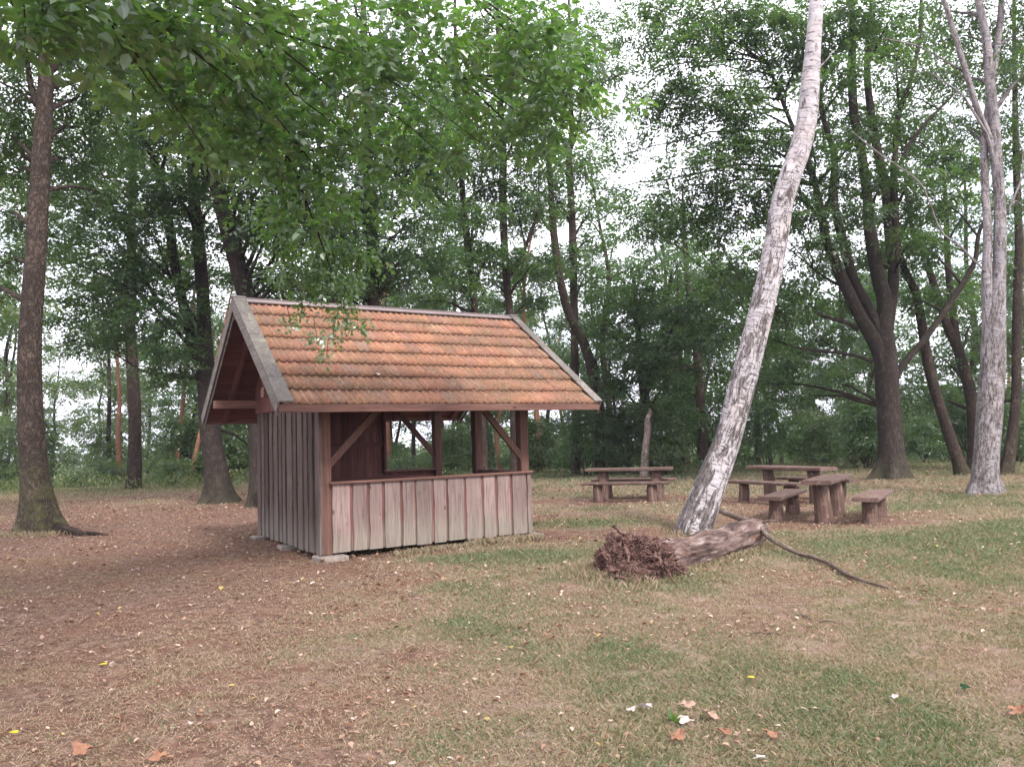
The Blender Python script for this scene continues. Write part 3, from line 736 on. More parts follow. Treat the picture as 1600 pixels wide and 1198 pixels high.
# ------------------------------------------------------------------ picnic tables
def furniture(name, label, cat, group, cx, cy, yaw, L, W, top, thick, leg_r, legs, seed):
    """a thick plank on two upright logs"""
    random.seed(seed); root = empty(name, (cx, cy, gzf(cx, cy)), yaw); tag(root, label, cat, group)
    mb = MB(); seg = 14; v = []
    for i in range(seg+1):                         # plank with waney edges and a chamfered rim
        x = -L/2+L*i/seg; a = -W/2+.012*mnoise.noise((x*2.2, seed, 0)); b = W/2+.012*mnoise.noise((x*2.2, seed, 5)); z = top+.004*mnoise.noise((x*1.4, seed, 8))
        v += [(x, a+.02, z-thick), (x, a, z-thick+.015), (x, a, z-.012), (x, a+.012, z), (x, b-.012, z), (x, b, z-.012), (x, b, z-thick+.015), (x, b-.02, z-thick)]
    f = [[i*8+j, i*8+(j+1) % 8, (i+1)*8+(j+1) % 8, (i+1)*8+j] for i in range(seg) for j in range(8)] + [list(range(8))[::-1], [seg*8+j for j in range(8)]]
    mb.add(np.array(v), f); mb.build('tabletop' if cat == 'table' else 'seat', M['bench'], root)
    for lx in legs:
        mb = MB(); n = 6; zz = np.linspace(-.18, top-thick-.002, n+1); dx = random.uniform(-.03, .03); dy = random.uniform(-.02, .02)
        p = [(lx+dx*(1-t)+.012*math.sin(t*5+seed), dy*(1-t)+.01*math.cos(t*4+seed), z) for t, z in zip(np.linspace(0, 1, n+1), zz)]
        rr = [leg_r*(1.12-.16*t+.04*math.sin(t*7+seed+lx)) for t in np.linspace(0, 1, n+1)]
        mb.tube(p, rr, 14, wob=.14, seed=seed+lx, wf=3); mb.build('leg', M['log_leg'], root, True)
    return root
GT, GB = 'log tables of the picnic place', 'plank benches round the log tables'
def set_of(cx, cy, yaw, zt, zb, L, sep, lab, seed, wt=.52, wb=.36, lr=.115):
    c, s = math.cos(yaw), math.sin(yaw)
    furniture('picnic_table', lab[0], 'table', GT, cx, cy, yaw, L, wt, zt, .075, lr*1.15, (-L*.31, L*.31), seed)
    furniture('picnic_bench', lab[1], 'bench', GB, cx+s*sep[0], cy-c*sep[0], yaw, L, wb, zb, .065, lr, (-L*.31, L*.31), seed+11)
    furniture('picnic_bench', lab[2], 'bench', GB, cx-s*sep[1], cy+c*sep[1], yaw, L, wb, zb, .065, lr, (-L*.31, L*.31), seed+23)
set_of(2.87, 19.83, R(-19), .80, .50, 2.15, (.62, .60), ('log table beside the shelter, farthest from the forked tree', 'front bench of the log table beside the shelter', 'far bench behind the log table beside the shelter'), 3)
set_of(6.18, 17.7, R(-63), .78, .49, 2.15, (.78, .78), ('log table behind the end-on table, nearest the forked tree', 'bench right behind the leaning birch, at the hind log table', 'rear bench near the forked tree, half hidden by the end-on table'), 5)
set_of(5.62, 14.2, R(58), .75, .455, 2.0, (.75, .78), ('log table seen end-on, front table of the picnic place', 'short-looking bench standing free right of the end-on table', 'bench left of the end-on table, nearest the dead branch'), 8, .50, .42, .12)
random.seed(21)

# ------------------------------------------------------------------ trees of the clearing
px_tree('old_birch', 'old birch with dark furrowed bark and mossy foot, leftmost trunk of all', 'tree',
    [([(62, 832, 66.2), (59, 790, 55.2), (51, 700, 44.2), (46, 600, 39.6), (48, 500, 38.6), (56, 400, 36.8), (61, 300, 34.0), (68, 200, 29.4), (73, 100, 24.8), (77, 20, 22.1), (82, -120, 18.4), (88, -260, 11.0)], 0, True),
     ([(57, 165, 12), (48, 130, 10), (38, 70, 9), (20, 0, 8)], .5, False)],
    'birch_old', [(10, 210, .5, 1.0), (0, 330, 1, .9), (-20, 120, 0, 1.2), (30, 30, 0, 1.4), (150, 60, .5, 1.3), (130, 150, 1, 1.0), (25, 270, 1.5, .8), (110, 250, 2, .9), (-40, 440, 1, .9), (20, 180, 2, 1.2), (130, 200, 2, 1.2), (100, 60, 2, 1.3), (20, 400, 2, 1.1), (-10, 260, 3, 1.2), (180, 130, 2, 1.2), (110, -90, 0, 1.8), (-60, -80, 0, 1.8), (150, 300, 2, .8)],
    d=15.95, size=.085, dens=.8, flare=.55, n=22, wob=.12, droop=.5)
px_tree('slim_tree', 'straight slim tree standing alone between old birch and shelter', 'tree',
    [([(208, 765, 27), (210, 720, 23), (211, 660, 21), (208, 600, 20), (203, 500, 17), (205, 400, 15), (208, 250, 12), (212, 80, 8), (214, -60, 5)], 0, True)],
    'bark', [(205, 330, 0, 2.0), (160, 420, -1, 1.8), (255, 410, 0, 1.8), (200, 230, 0, 2.2), (120, 340, 1, 1.9), (110, 440, 0, 1.5), (290, 320, 1, 1.7), (70, 390, 0, 1.6), (220, 120, 0, 2.2), (100, 240, 0, 2.0), (150, 180, 0, 2.0), (280, 420, 1, 1.6), (30, 300, 1, 1.8), (170, 500, 0, 1.4), (20, 470, 1, 1.6), (260, 240, 0, 2)], d=32, size=.13, leaf='leaf_pale', dens=.75, flare=.3)
px_tree('forked_tree', 'dark tree forking low, just left of the shelter roof', 'tree',
    [([(342, 785, 48), (338, 740, 38), (329, 680, 34), (325, 620, 32), (320, 560, 30), (319, 500, 22), (315, 430, 21), (309, 350, 19), (301, 280, 17), (298, 140, 15), (300, -20, 11), (302, -160, 7)], 0, True),
     ([(321, 575, 24), (303, 545, 18), (292, 496, 17), (276, 430, 16), (258, 315, 15), (238, 245, 12), (212, 190, 8), (190, 100, 6)], .3, False)],
    'beech', [(170, 330, -1, 1.3), (120, 290, -1, 1.2), (235, 300, -1.5, 1.4), (150, 470, 0, 1.3), (240, 500, -1, 1.2), (285, 470, -1, 1.0), (195, 530, 0, 1.1), (262, 585, -.5, .8), (270, 545, -1, .9), (180, 400, -1, 1.3), (235, 420, .5, 1.2), (100, 370, 0, 1.1), (350, 290, -1, 1.2), (280, 350, .5, 1.0), (90, 500, .5, 1.0), (270, 200, 0, 1.8), (190, 210, 0, 1.6), (330, 120, 0, 2.0), (400, 700, 1, .6), (385, 660, 1.5, .7), (205, 450, -1, 1.1), (150, 250, -1.5, 1.3), (60, 300, 0, 1.0), (270, 290, -2, 1.1), (320, 430, 1, .9), (130, 540, 1, .9), (230, 350, -2, 1.0), (330, 200, -2, 1.2)],
    limbs=[([(300, 545, 8), (260, 500, 6), (210, 455, 5), (150, 425, 4), (90, 400, 3)], -1), ([(296, 510, 8), (240, 460, 7), (200, 370, 5), (150, 300, 4), (95, 255, 3)], -1), ([(276, 440, 7), (225, 395, 5), (190, 340, 4), (120, 330, 3)], -1), ([(318, 590, 7), (240, 585, 4), (190, 560, 3)], -1)],
    d=23, size=.105, leaf='leaf_dark', flare=.6, n=18)
px_tree('leaning_tree', 'thick trunk leaning left, rising behind the left end of the roof', 'tree',
    [([(409, 790, 40), (406, 700, 34), (402, 600, 32), (394, 500, 31), (372, 415, 29), (350, 333, 27), (336, 275, 24), (333, 220, 20), (338, 140, 17), (340, 20, 13), (342, -150, 9)], 0, True),
     ([(340, 290, 18), (318, 258, 17), (300, 190, 13), (275, 110, 9), (255, 20, 7)], .5, False)],
    'beech', [(360, 200, -1, 1.4), (425, 300, -1.5, 1.3), (300, 150, -1, 1.4), (450, 370, -1, 1.1), (420, 440, .5, 1.0), (250, 110, 0, 1.5), (400, 130, -1, 1.5), (350, 60, 0, 1.7), (455, 240, -1, 1.3), (330, 380, 1, .9), (470, 300, -2, 1.1), (400, 240, -2, 1.2), (460, 430, 0, .9), (440, 170, -2, 1.3), (380, 330, -1.5, .8), (420, 370, -1, 1.0), (200, 60, 0, 1.5)], d=21, size=.105, leaf='leaf_dark', flare=.4, n=18)
px_tree('brown_trunk_tree', 'straight brown trunk rising behind the left half of the ridge', 'tree',
    [([(592, 775, 24), (589, 660, 21), (584, 500, 20), (583, 400, 18), (580, 330, 17), (575, 240, 15), (570, 100, 12), (566, -60, 8), (564, -180, 4)], 0, True)],
    'bark', [(560, 400, -1, 1.2), (630, 420, 0, 1.2), (645, 340, -1, 1.3), (540, 300, -1, 1.3), (600, 220, 0, 1.6), (520, 450, 0, .9), (480, 440, .5, .9), (530, 380, -1, 1.0), (650, 240, 0, 1.5), (560, 130, 0, 1.8), (640, 130, 0, 1.8), (600, 440, 1, .9), (500, 340, -2, 1.1), (600, 300, -2, 1.0), (640, 280, 1, 1.4), (540, 440, -1, .9), (680, 400, 1, 1.1), (570, 360, -2, .8)],
    limbs=[([(583, 310, 9), (620, 318, 8), (560, 332, 6), (520, 352, 5)], -.6)], d=23, size=.105, flare=.3, leaf='leaf_dark')
px_tree('slanting_tree', 'slanting trunk mostly hidden by hanging leaves above the roof', 'tree',
    [([(545, 775, 30), (538, 650, 26), (527, 520, 25), (515, 420, 24), (500, 310, 22), (472, 250, 21), (442, 180, 18), (420, 90, 14), (405, -40, 9), (398, -150, 5)], 0, True)],
    'beech', [(470, 150, -1, 1.5), (540, 230, -1, 1.4), (420, 220, -1, 1.2), (500, 60, 0, 1.8), (560, 320, .5, 1.1), (440, 330, 1, 1.0), (600, 60, 0, 1.8)], d=22, size=.105, leaf='leaf_dark', flare=.3)
px_tree('thin_tree', 'thin dark trunk above the middle of the ridge', 'tree',
    [([(758, 762, 13), (750, 600, 12), (742, 490, 11), (734, 400, 10), (725, 330, 10), (718, 220, 9), (712, 80, 6), (710, -60, 4)], 0, True)],
    'bark', [(700, 420, 0, 1.4), (665, 290, 0, 1.6), (745, 260, 0, 1.6), (762, 400, 0, 1.2), (700, 160, 0, 1.8), (690, 350, 1, 1.2), (650, 470, 1, 1.0), (710, 230, -1, 1.5), (740, 340, -1, 1.2), (780, 300, 1, 1.3), (720, 450, -1, 1.0), (680, 200, 0, 1.6)],
    limbs=[([(727, 345, 5), (680, 305, 4), (700, 290, 3)], -.5), ([(724, 320, 4), (760, 290, 3), (800, 280, 2)], -.5)], d=28, size=.12, flare=.2)
px_tree('thin_tree', 'thin dark trunk above the right end of the ridge', 'tree',
    [([(806, 752, 16), (803, 640, 13), (797, 500, 12), (790, 420, 12), (786, 330, 12), (786, 245, 11), (780, 120, 8), (776, -20, 5), (774, -120, 3)], 0, True),
     ([(790, 440, 7), (815, 400, 6), (842, 330, 5)], 0, False)],
    'bark', [(805, 320, 0, 1.6), (770, 190, 0, 1.8), (840, 150, 0, 1.7), (835, 410, 0, 1.2), (720, 140, 0, 1.6), (770, 440, 1, 1.0), (840, 250, 0, 1.5), (820, 80, 0, 2), (790, 400, -1, 1.0), (830, 470, 1, 1.0), (760, 60, 0, 2), (810, 200, -1, 1.3)], d=29, size=.12, flare=.2)
px_tree('twin_tree', 'straight slim trunk right behind the right end of the shelter', 'tree',
    [([(900, 742, 15), (900, 645, 13), (898, 560, 13), (897, 470, 12), (894, 350, 12), (889, 245, 10), (893, 200, 8), (890, 80, 5), (888, -60, 3)], 0, True),
     ([(892, 250, 6), (870, 205, 5), (835, 180, 4)], 0, False), ([(890, 240, 6), (905, 190, 5), (912, 120, 3)], 0, False)],
    'bark', [(880, 150, 0, 1.8), (845, 230, 0, 1.4), (925, 180, 0, 1.3, .7), (865, 320, 0, 1.2, .8), (925, 330, 0, 1.0, .5), (915, 430, 0, 1.2, .7), (870, 560, 1, 1.4), (870, 90, 0, 2.0), (830, 40, 0, 2), (920, 40, 0, 1.6), (940, 110, 0, 1.3, .7), (900, 270, 0, 1.2), (850, 290, -1, 1.2), (890, 400, 0, 1.0), (960, 200, 0, 1.0, .6), (930, 370, 1, 1.0, .7)], d=32.5, size=.13, flare=.2)
px_tree('crooked_tree', 'crooked dark trunk bending over the right gable of the shelter', 'tree',
    [([(938, 744, 17), (937, 690, 15), (936, 640, 15), (930, 605, 15), (921, 562, 16), (908, 528, 15), (896, 505, 13), (884, 475, 13), (872, 417, 12), (866, 370, 12), (862, 320, 10), (856, 245, 8), (838, 190, 6), (826, 90, 4), (820, 0, 2)], 0, True),
     ([(928, 560, 5), (934, 580, 4), (932, 600, 3)], 0, False)],
    'bark', [(945, 590, 0, 1.1), (835, 330, 0, 1.2), (900, 90, 0, 1.8, .8), (950, 650, 1, 1.1), (860, 430, 1, 1.1), (900, 610, 1, 1.3)], d=31, size=.13, flare=.2)
px_tree('layered_beech', 'leafy beech with layered dark boughs behind the broken snag', 'tree',
    [([(1012, 742, 20), (1010, 680, 17), (1008, 630, 17), (1005, 600, 15), (1000, 555, 11), (996, 500, 9), (990, 430, 6)], 0, True), ([(1007, 615, 12), (1020, 590, 10), (1028, 560, 8), (1040, 480, 6), (1050, 420, 4)], 0, False)],
    'beech', [(1010, 570, -1.5, 1.6), (960, 600, -1, 1.3), (1060, 500, -1.5, 1.8), (1000, 480, -1.5, 1.8), (1040, 640, 0, 1.2), (980, 670, 0, 1.1), (950, 520, -1, 1.4), (1110, 440, -1, 1.7), (1060, 410, -1, 1.5), (1000, 420, -1, 1.2, .8), (1135, 510, -1, 1.5), (1100, 580, -1, 1.4), (1070, 650, .5, 1.2), (945, 460, 0, 1.1, .7), (1030, 540, -3, 1.5), (1080, 480, -3, 1.5), (1130, 450, -3, 1.4), (980, 540, -3, 1.1), (1050, 600, -3, 1.1), (1110, 530, -3, 1.3), (1000, 450, -3, 1.2)], d=32, size=.12, leaf='leaf', flat=.40, dens=.8)
px_tree('slim_tree', 'slim dark tree rising left of the leaning birch, behind the shrubs', 'tree',
    [([(1100, 742, 17), (1098, 690, 15), (1095, 640, 15), (1091, 575, 14), (1086, 520, 12), (1075, 440, 10), (1068, 350, 7), (1066, 290, 2)], 0, True), ([(1095, 620, 6), (1106, 590, 5), (1108, 560, 4)], 0, False), ([(1092, 590, 6), (1080, 575, 5), (1062, 568, 4)], 0, False)],
    'bark', [(1130, 620, .5, 1.4), (1075, 600, 1, 1.2), (1140, 450, 0, 1.7), (1070, 350, 0, 1.6, .8), (1030, 330, 0, 1.4, .6), (1110, 670, 1, 1.3)], d=35, size=.14, leaf='leaf')
sg = px_tree('dead_snag', 'pale broken dead trunk standing behind the far log table', 'dead tree',
    [([(1006, 740, 13), (1008, 705, 11), (1012, 672, 10), (1012, 655, 8), (1016, 645, 6), (1015, 638, 2)], 0, True)], 'snag', d=29, flare=.1, n=10, wob=.2)
px_tree('leaning_birch', 'white-barked birch leaning to the right over the fallen log', 'tree',
    [([(1082, 826, 56.2), (1096, 795, 51.0), (1121, 730, 45.8), (1139, 680, 43.1), (1155, 620, 42.2), (1171, 560, 41.4), (1186, 500, 39.6), (1200, 440, 38.7), (1212, 380, 37.8), (1222, 320, 37.0), (1234, 280, 37.0), (1251, 230, 35.2), (1261, 180, 33.4), (1266, 130, 29.9), (1270, 80, 26.4), (1274, 30, 24.6), (1277, -20, 22.9), (1284, -150, 19.4), (1296, -330, 12.3), (1305, -470, 6.2)], 0, True)],
    'birch', [(1330, -420, 0, 1.3), (1230, -360, .6, 1.2), (1370, -300, -.5, 1.1)], limbs=[([(1268, 112, 4), (1288, 98, 2.5), (1302, 80, 1.5)], -.2)], d=12.8, size=.07, flare=.08, n=28, wob=.07, dens=.6, droop=.6)
px_tree('forked_beech', 'stout dark beech dividing into many upright stems behind the tables', 'tree',
    [([(1392, 750, 52), (1392, 715, 42), (1391, 680, 39), (1389, 640, 38), (1387, 600, 39), (1384, 560, 38), (1382, 520, 28), (1382, 470, 26), (1372, 430, 24), (1358, 350, 20), (1355, 308, 17), (1346, 240, 16), (1335, 182, 15), (1331, 123, 14), (1331, 60, 12), (1330, -60, 8)], 0, True),
     ([(1388, 600, 26), (1372, 545, 25), (1345, 495, 22), (1322, 448, 19), (1304, 407, 17), (1290, 372, 15), (1280, 315, 12), (1262, 250, 9), (1235, 190, 7), (1200, 100, 5)], -.6, False),
     ([(1384, 540, 20), (1362, 490, 17), (1334, 437, 16), (1315, 368, 15), (1302, 310, 14), (1304, 245, 11), (1292, 205, 9), (1282, 160, 8), (1270, 40, 6)], .6, False),
     ([(1385, 520, 22), (1394, 460, 20), (1396, 420, 18), (1391, 385, 17), (1384, 300, 16), (1372, 240, 15), (1360, 170, 13), (1355, 105, 11), (1360, 20, 8)], .3, False),
     ([(1396, 430, 12), (1400, 368, 12), (1398, 260, 10), (1405, 175, 9), (1424, 123, 8), (1437, 53, 7), (1440, -30, 5)], -.5, False),
     ([(1400, 270, 8), (1420, 228, 7), (1440, 200, 6), (1488, 150, 4)], -.5, False)],
    'beech', [(1060, 110, -1, 1.3), (1120, 150, -1, 1.4), (1180, 225, -1, 1.3), (1100, 260, -1, 1.4), (1165, 320, 0, 1.5), (1240, 330, 0, 1.4), (1235, 235, 0, 1.2), (1010, 160, 0, 1.0, .6), (1040, 300, 0, 1.1, .6), (1150, 60, 0, 1.5), (1220, 120, 0, 1.5), (1300, 50, -1, 1.5), (1395, 25, -1, 1.2), (1340, 200, 1, 1.1), (1310, 300, 1, 1.2), (1250, 420, 1, 1.5), (1275, 530, 1.5, 1.2), (1225, 570, 2, 1.2), (1185, 600, 3, 1.1), (1425, 280, -.5, 1.1), (1470, 310, 0, 1.2), (1450, 390, 1, 1.2), (1400, 340, 1.5, 1.0), (1210, 470, 0, 1.3), (1160, 420, 1, 1.2), (1060, 30, 0, 1.4, .8), (1330, 470, 2, 1.0), (1350, 400, 1.6, 1.1), (1240, 20, 0, 1.4), (1460, 240, 1, .9), (1500, 90, 1, .9, .7), (1250, 620, 2, 1.0), (1110, 360, 0, 1.2), (1430, 470, 2, 1.0), (1290, 130, -2.5, 1.1), (1345, 110, -2.5, 1.0), (1370, 200, -2.5, .9), (1320, 260, -2.5, 1.0), (1400, 90, -1.5, .9), (1350, 330, -2.5, .8), (1290, 380, -2, .9), (1270, 230, -2, .9), (1380, 280, -2, .8), (1330, 10, -2, 1.2), (1420, 380, -1, .9), (1240, 480, -1, 1.0), (1190, 530, 0, 1.1), (1260, 340, -2, .9), (1440, 120, -1, .8, .7), (1000, 60, 0, 1.1, .7), (960, 120, .5, .8, .5), (980, 240, .5, .9, .5), (1000, 350, 1, 1.0, .6), (940, 300, 1, .7, .5), (1050, 200, 0, 1.1, .7), (1010, 10, 0, 1.0, .7), (1130, 10, -1, 1.3), (1080, 70, -1, 1.3), (1150, 170, -1, 1.2), (1200, 290, -1, 1.2), (1130, 230, 0, 1.2), (1060, 160, -.5, 1.1), (1190, 40, -1, 1.3), (1260, 80, -1, 1.2), (1370, 60, 1, 1.2), (1310, 180, 2, 1.2), (1450, 60, 1, 1.0), (1100, 310, 0, 1.2), (1040, 350, .5, 1.1, .8), (1440, 180, 2, 1.0), (1390, 150, 2, 1.0), (1500, 260, 1, 1.0), (1520, 140, 2, 1.0), (1410, 230, 2, 1.0), (1480, 470, 1, 1.0), (1300, 600, 3, 1.1), (1340, 560, 3, .9)],
    limbs=[([(1400, 590, 13), (1412, 568, 12), (1446, 528, 11), (1480, 480, 11), (1508, 437, 10), (1524, 405, 9), (1531, 360, 7), (1560, 310, 5)], -1.2), ([(1340, 515, 8), (1325, 505, 7), (1285, 493, 6), (1262, 480, 3)], -1), ([(1362, 565, 7), (1340, 556, 6), (1300, 550, 5), (1250, 544, 4), (1208, 531, 3)], -1.5), ([(1335, 455, 6), (1300, 440, 5), (1270, 420, 4)], 1)],
    d=23.4, size=.105, flare=.85, n=24, wob=.13, leaf='leaf', flat=.45)
px_tree('leaning_tree', 'slim bare trunk leaning left between the forked beech and the white birch', 'tree',
    [([(1503, 742, 26), (1496, 715, 21), (1481, 673, 19), (1461, 610, 17), (1447, 551, 17), (1439, 498, 15), (1429, 453, 14), (1411, 414, 12), (1398, 360, 10), (1394, 310, 6), (1392, 250, 2)], 0, True)],
    'bark', [(1430, 330, 0, 1.2), (1400, 420, .5, 1.0), (1425, 200, 0, 1.0, .7)], d=25, size=.11, flare=.25)
px_tree('leaning_tree', 'forked slanting trunk whose foot is hidden by the white birch', 'tree',
    [([(1522, 738, 24), (1522, 680, 21), (1517, 617, 20), (1497, 547, 17), (1482, 515, 15), (1471, 480, 13), (1453, 425, 12), (1443, 395, 10), (1425, 360, 7), (1414, 280, 4), (1405, 200, 2)], 0, True), ([(1497, 545, 14), (1489, 490, 12), (1481, 417, 11), (1478, 330, 8), (1472, 240, 4), (1470, 170, 2)], .4, False)],
    'bark', [(1470, 560, 1, 1.2), (1490, 450, 1, 1.2), (1480, 200, 0, 1.2, .7), (1510, 330, 0, 1.2), (1440, 620, 2, 1.2), (1520, 500, 1.5, 1.2)], d=27, size=.12, flare=.2)
px_tree('twin_birch', 'tall white birch of two fused stems beside the leaning trunks', 'tree',
    [([(1540, 774, 62), (1540, 755, 50), (1540, 730, 44), (1546, 645, 43), (1551, 575, 41), (1553, 520, 38), (1560, 440, 24), (1562, 386, 22), (1562, 315, 20), (1557, 245, 20), (1552, 175, 18), (1546, 123, 17), (1541, 60, 15), (1529, 0, 13), (1515, -120, 9)], 0, True),
     ([(1545, 560, 24), (1544, 500, 20), (1542, 435, 18), (1543, 368, 15), (1540, 298, 14), (1538, 228, 13), (1545, 160, 12), (1556, 90, 12), (1564, 17, 11), (1570, -100, 8)], .25, False),
     ([(1552, 250, 13), (1546, 215, 11), (1525, 165, 11), (1507, 105, 10), (1486, 35, 9), (1471, -10, 8)], -.6, False)],
    'birch_r', [(1440, 110, .5, .9, .8), (1510, 200, .8, .8, .8), (1590, 60, 1, .9), (1485, 120, 1.2, .8), (1540, 90, 1.5, .8), (1600, 240, 1.2, .8), (1590, 190, 1, .8), (1500, 55, 1, .8, .6), (1475, 20, 1, .8, .6), (1595, 320, 1, .8), (1570, 20, .5, 1.0), (1620, 100, 0, 1.2), (1530, -60, 0, 1.4)],
    limbs=[([(1560, 285, 6), (1545, 220, 6), (1530, 190, 5), (1505, 150, 4)], -1.2), ([(1545, 430, 4), (1500, 385, 4), (1470, 360, 3), (1440, 290, 3), (1400, 258, 3), (1380, 245, 2.5), (1330, 205, 2)], -1.6), ([(1510, 115, 4), (1440, 75, 3), (1380, 60, 2)], -.6), ([(1573, 335, 5), (1588, 300, 4), (1600, 270, 3)], -.5)], d=17.9, size=.075, flare=.28, n=24, wob=.09, dens=.7, droop=.6)
px_tree('edge_tree', 'straight grey trunk at the right edge behind the white birch', 'tree',
    [([(1573, 742, 24), (1580, 690, 19), (1587, 628, 17), (1588, 560, 17), (1590, 470, 16), (1592, 380, 14), (1588, 250, 12), (1585, 100, 8), (1584, -60, 5)], 0, True)],
    'bark', [(1590, 420, 1, 1.1), (1575, 530, 2, 1.2), (1598, 230, 0, 1.2), (1592, 110, 0, 1.3), (1560, 640, 3, 1.2), (1600, 600, 1, 1.0)], d=24.5, size=.11, leaf='leaf')
for base, top, w, dd, lab in (((273, 756), (297, 520), 8, 38, 'thin red-barked pine stem, left one of two seen left of the shelter'), ((296, 752), (332, 590), 8, 36, 'thin red-barked pine stem leaning right, beside the forked tree')):
    q = [(base[0]+(top[0]-base[0])*t, base[1]+(top[1]-base[1])*t, w*(1-.35*t)) for t in (0, .3, .6, 1, 1.5, 2.0)]
    px_tree('pine_tree', lab, 'pine', [(q, 0, True)], 'pine', [(q[-1][0], q[-1][1], 0, 1.4), (q[-1][0]+20, q[-1][1]-70, 0, 1.4), (q[-2][0]-25, q[-2][1], 0, 1.1)], d=dd, size=.12, flare=.1, n=10)

# big-leaved tree outside the frame at the left, whose boughs hang into the picture ------------
def overhang():
    bx, by = -7.2, 4.6
    root = empty('overhanging_maple', (bx, by, gzf(bx, by)))
    tag(root, 'broad-leaved tree whose bright green boughs hang in from the upper left', 'tree', TREES)
    off = np.array([bx, by, gzf(bx, by)]); mb = MB()
    P = [(bx, by, -.3), (bx, by, .0), (bx+.1, by, 1.5), (bx+.25, by+.1, 4), (bx+.4, by+.3, 7), (bx+.5, by+.4, 10), (bx+.6, by+.6, 14)]
    p, q = spline(P, [.34, .32, .25, .22, .18, .13, .05], 5); mb.tube(p, q, 18, wob=.1)
    parts = []
    boughs = [  # end pixel, distance, start height, clumps along (px, py, d, r, leaf)
        ((820, 60), 8.2, 6.8, [(110, 25, 6.0, .55), (230, 60, 6.3, .6), (340, 60, 6.6, .65), (450, 50, 7.0, .7), (560, 50, 7.4, .7), (670, 55, 7.8, .7), (770, 50, 8.0, .7), (850, 80, 8.3, .65), (870, 150, 8.5, .5)]),
        ((800, 200), 9.0, 7.4, [(300, 130, 7.0, .55), (400, 160, 7.4, .6), (510, 150, 7.8, .7), (610, 150, 8.2, .7), (700, 160, 8.6, .65), (790, 170, 9.0, .6), (850, 210, 9.3, .45), (930, 160, 9.2, .25), (1000, 160, 9.4, .18)]),
        ((520, 430), 8.6, 0, [(330, 190, 7.2, .5), (390, 240, 7.5, .5), (440, 290, 7.8, .45), (480, 340, 8.1, .4), (510, 300, 8.2, .45), (560, 240, 8.4, .5), (470, 230, 7.9, .55), (620, 230, 8.8, .5)]),
        ((110, -60), 5.0, 6.2, [(210, 150, 6.3, .3), (280, 190, 6.6, .3), (330, 250, 6.9, .28), (160, 100, 6.0, .3), (700, 250, 8.9, .35), (560, 330, 8.6, .32), (640, 290, 8.9, .35), (760, 230, 9.1, .3), (40, 60, 5.2, .4), (150, 20, 5.4, .5), (20, 10, 5.2, .5), (250, 10, 5.6, .55), (340, 10, 6, .6)])]
    for (e, d, h, cl) in boughs:
        end = at(e[0], e[1], d); st = np.array([bx+.25, by+.1, h]) if h > 0 else at(330, 60, 7.0); lp = limb(mb, st, end, .06 if h > 0 else .022, .008, .14, 8, 12, jit=.05)
        for (px, py, dd, r) in cl:
            c = at(px, py, dd); parts.append(clump(c, r*1.08, .5, .60, .105, 10, .3, None, True))
            j = np.linalg.norm(lp-c, axis=1).argmin(); limb(mb, lp[max(j-1, 0)], c, .014, .004, .05, 5, 5)
    # small-leaved sprigs drooping in front of the roof
    for (px, py, dd, r) in ((470, 400, 8.6, .38), (520, 390, 8.7, .36), (430, 350, 8.4, .38), (560, 400, 8.8, .32), (540, 445, 8.8, .24), (500, 445, 8.7, .24), (450, 440, 8.6, .18), (535, 490, 8.8, .17), (475, 485, 8.7, .12), (520, 528, 8.75, .10), (560, 505, 8.8, .11), (495, 525, 8.7, .10), (455, 505, 8.6, .08), (510, 555, 8.75, .06)):
        c = at(px, py, dd); parts.append(clump(c, r, .75, 1.0, .06, 10, .8)); limb(mb, c+np.array([random.uniform(-.06, .06), random.uniform(-.1, .1), r+.12]), c-np.array([0, 0, r*.6]), .004, .002, .0, 5, 5)
    for _ in range(16):                                    # the rest of the crown, above and beside the frame
        a = random.uniform(0, 6.28); rr = random.uniform(.5, 4.2); c = np.array([bx+.5+math.cos(a)*rr, by+.5+math.sin(a)*rr, random.uniform(6.5, 14)])
        parts.append(clump(c, 1.2, .6, .45, .12, 10, .3)); limb(mb, (bx+.4, by+.3, c[2]-1.2), c, .05, .01, .05, 6, 5)
    for _ in range(75):  # unseen crown clumps over the viewer, added to shade the left ground
        c = np.array([random.uniform(-8, .8), random.uniform(-4.5, 1.6), random.uniform(7.5, 12.5)])
        if c[2] < 1.6 + .62*max(c[1], 0) + 1.6 or (c[0] > -4 and c[1] > 3): continue
        parts.append(clump(c, 1.25, .55, .42, .13, 10, .3)); limb(mb, (bx+.4+(c[0]-bx)*.3, by+.3+(c[1]-by)*.3, c[2]-1.0), c, .045, .01, .05, 6, 5)
    mb.v = [v-off for v in mb.v]; mb.build('trunk', M['bark'], root, True)
    link('crown', crown_mesh('crown', [(a-off, b) for a, b in parts]), M['leaf_near'], root)
overhang()

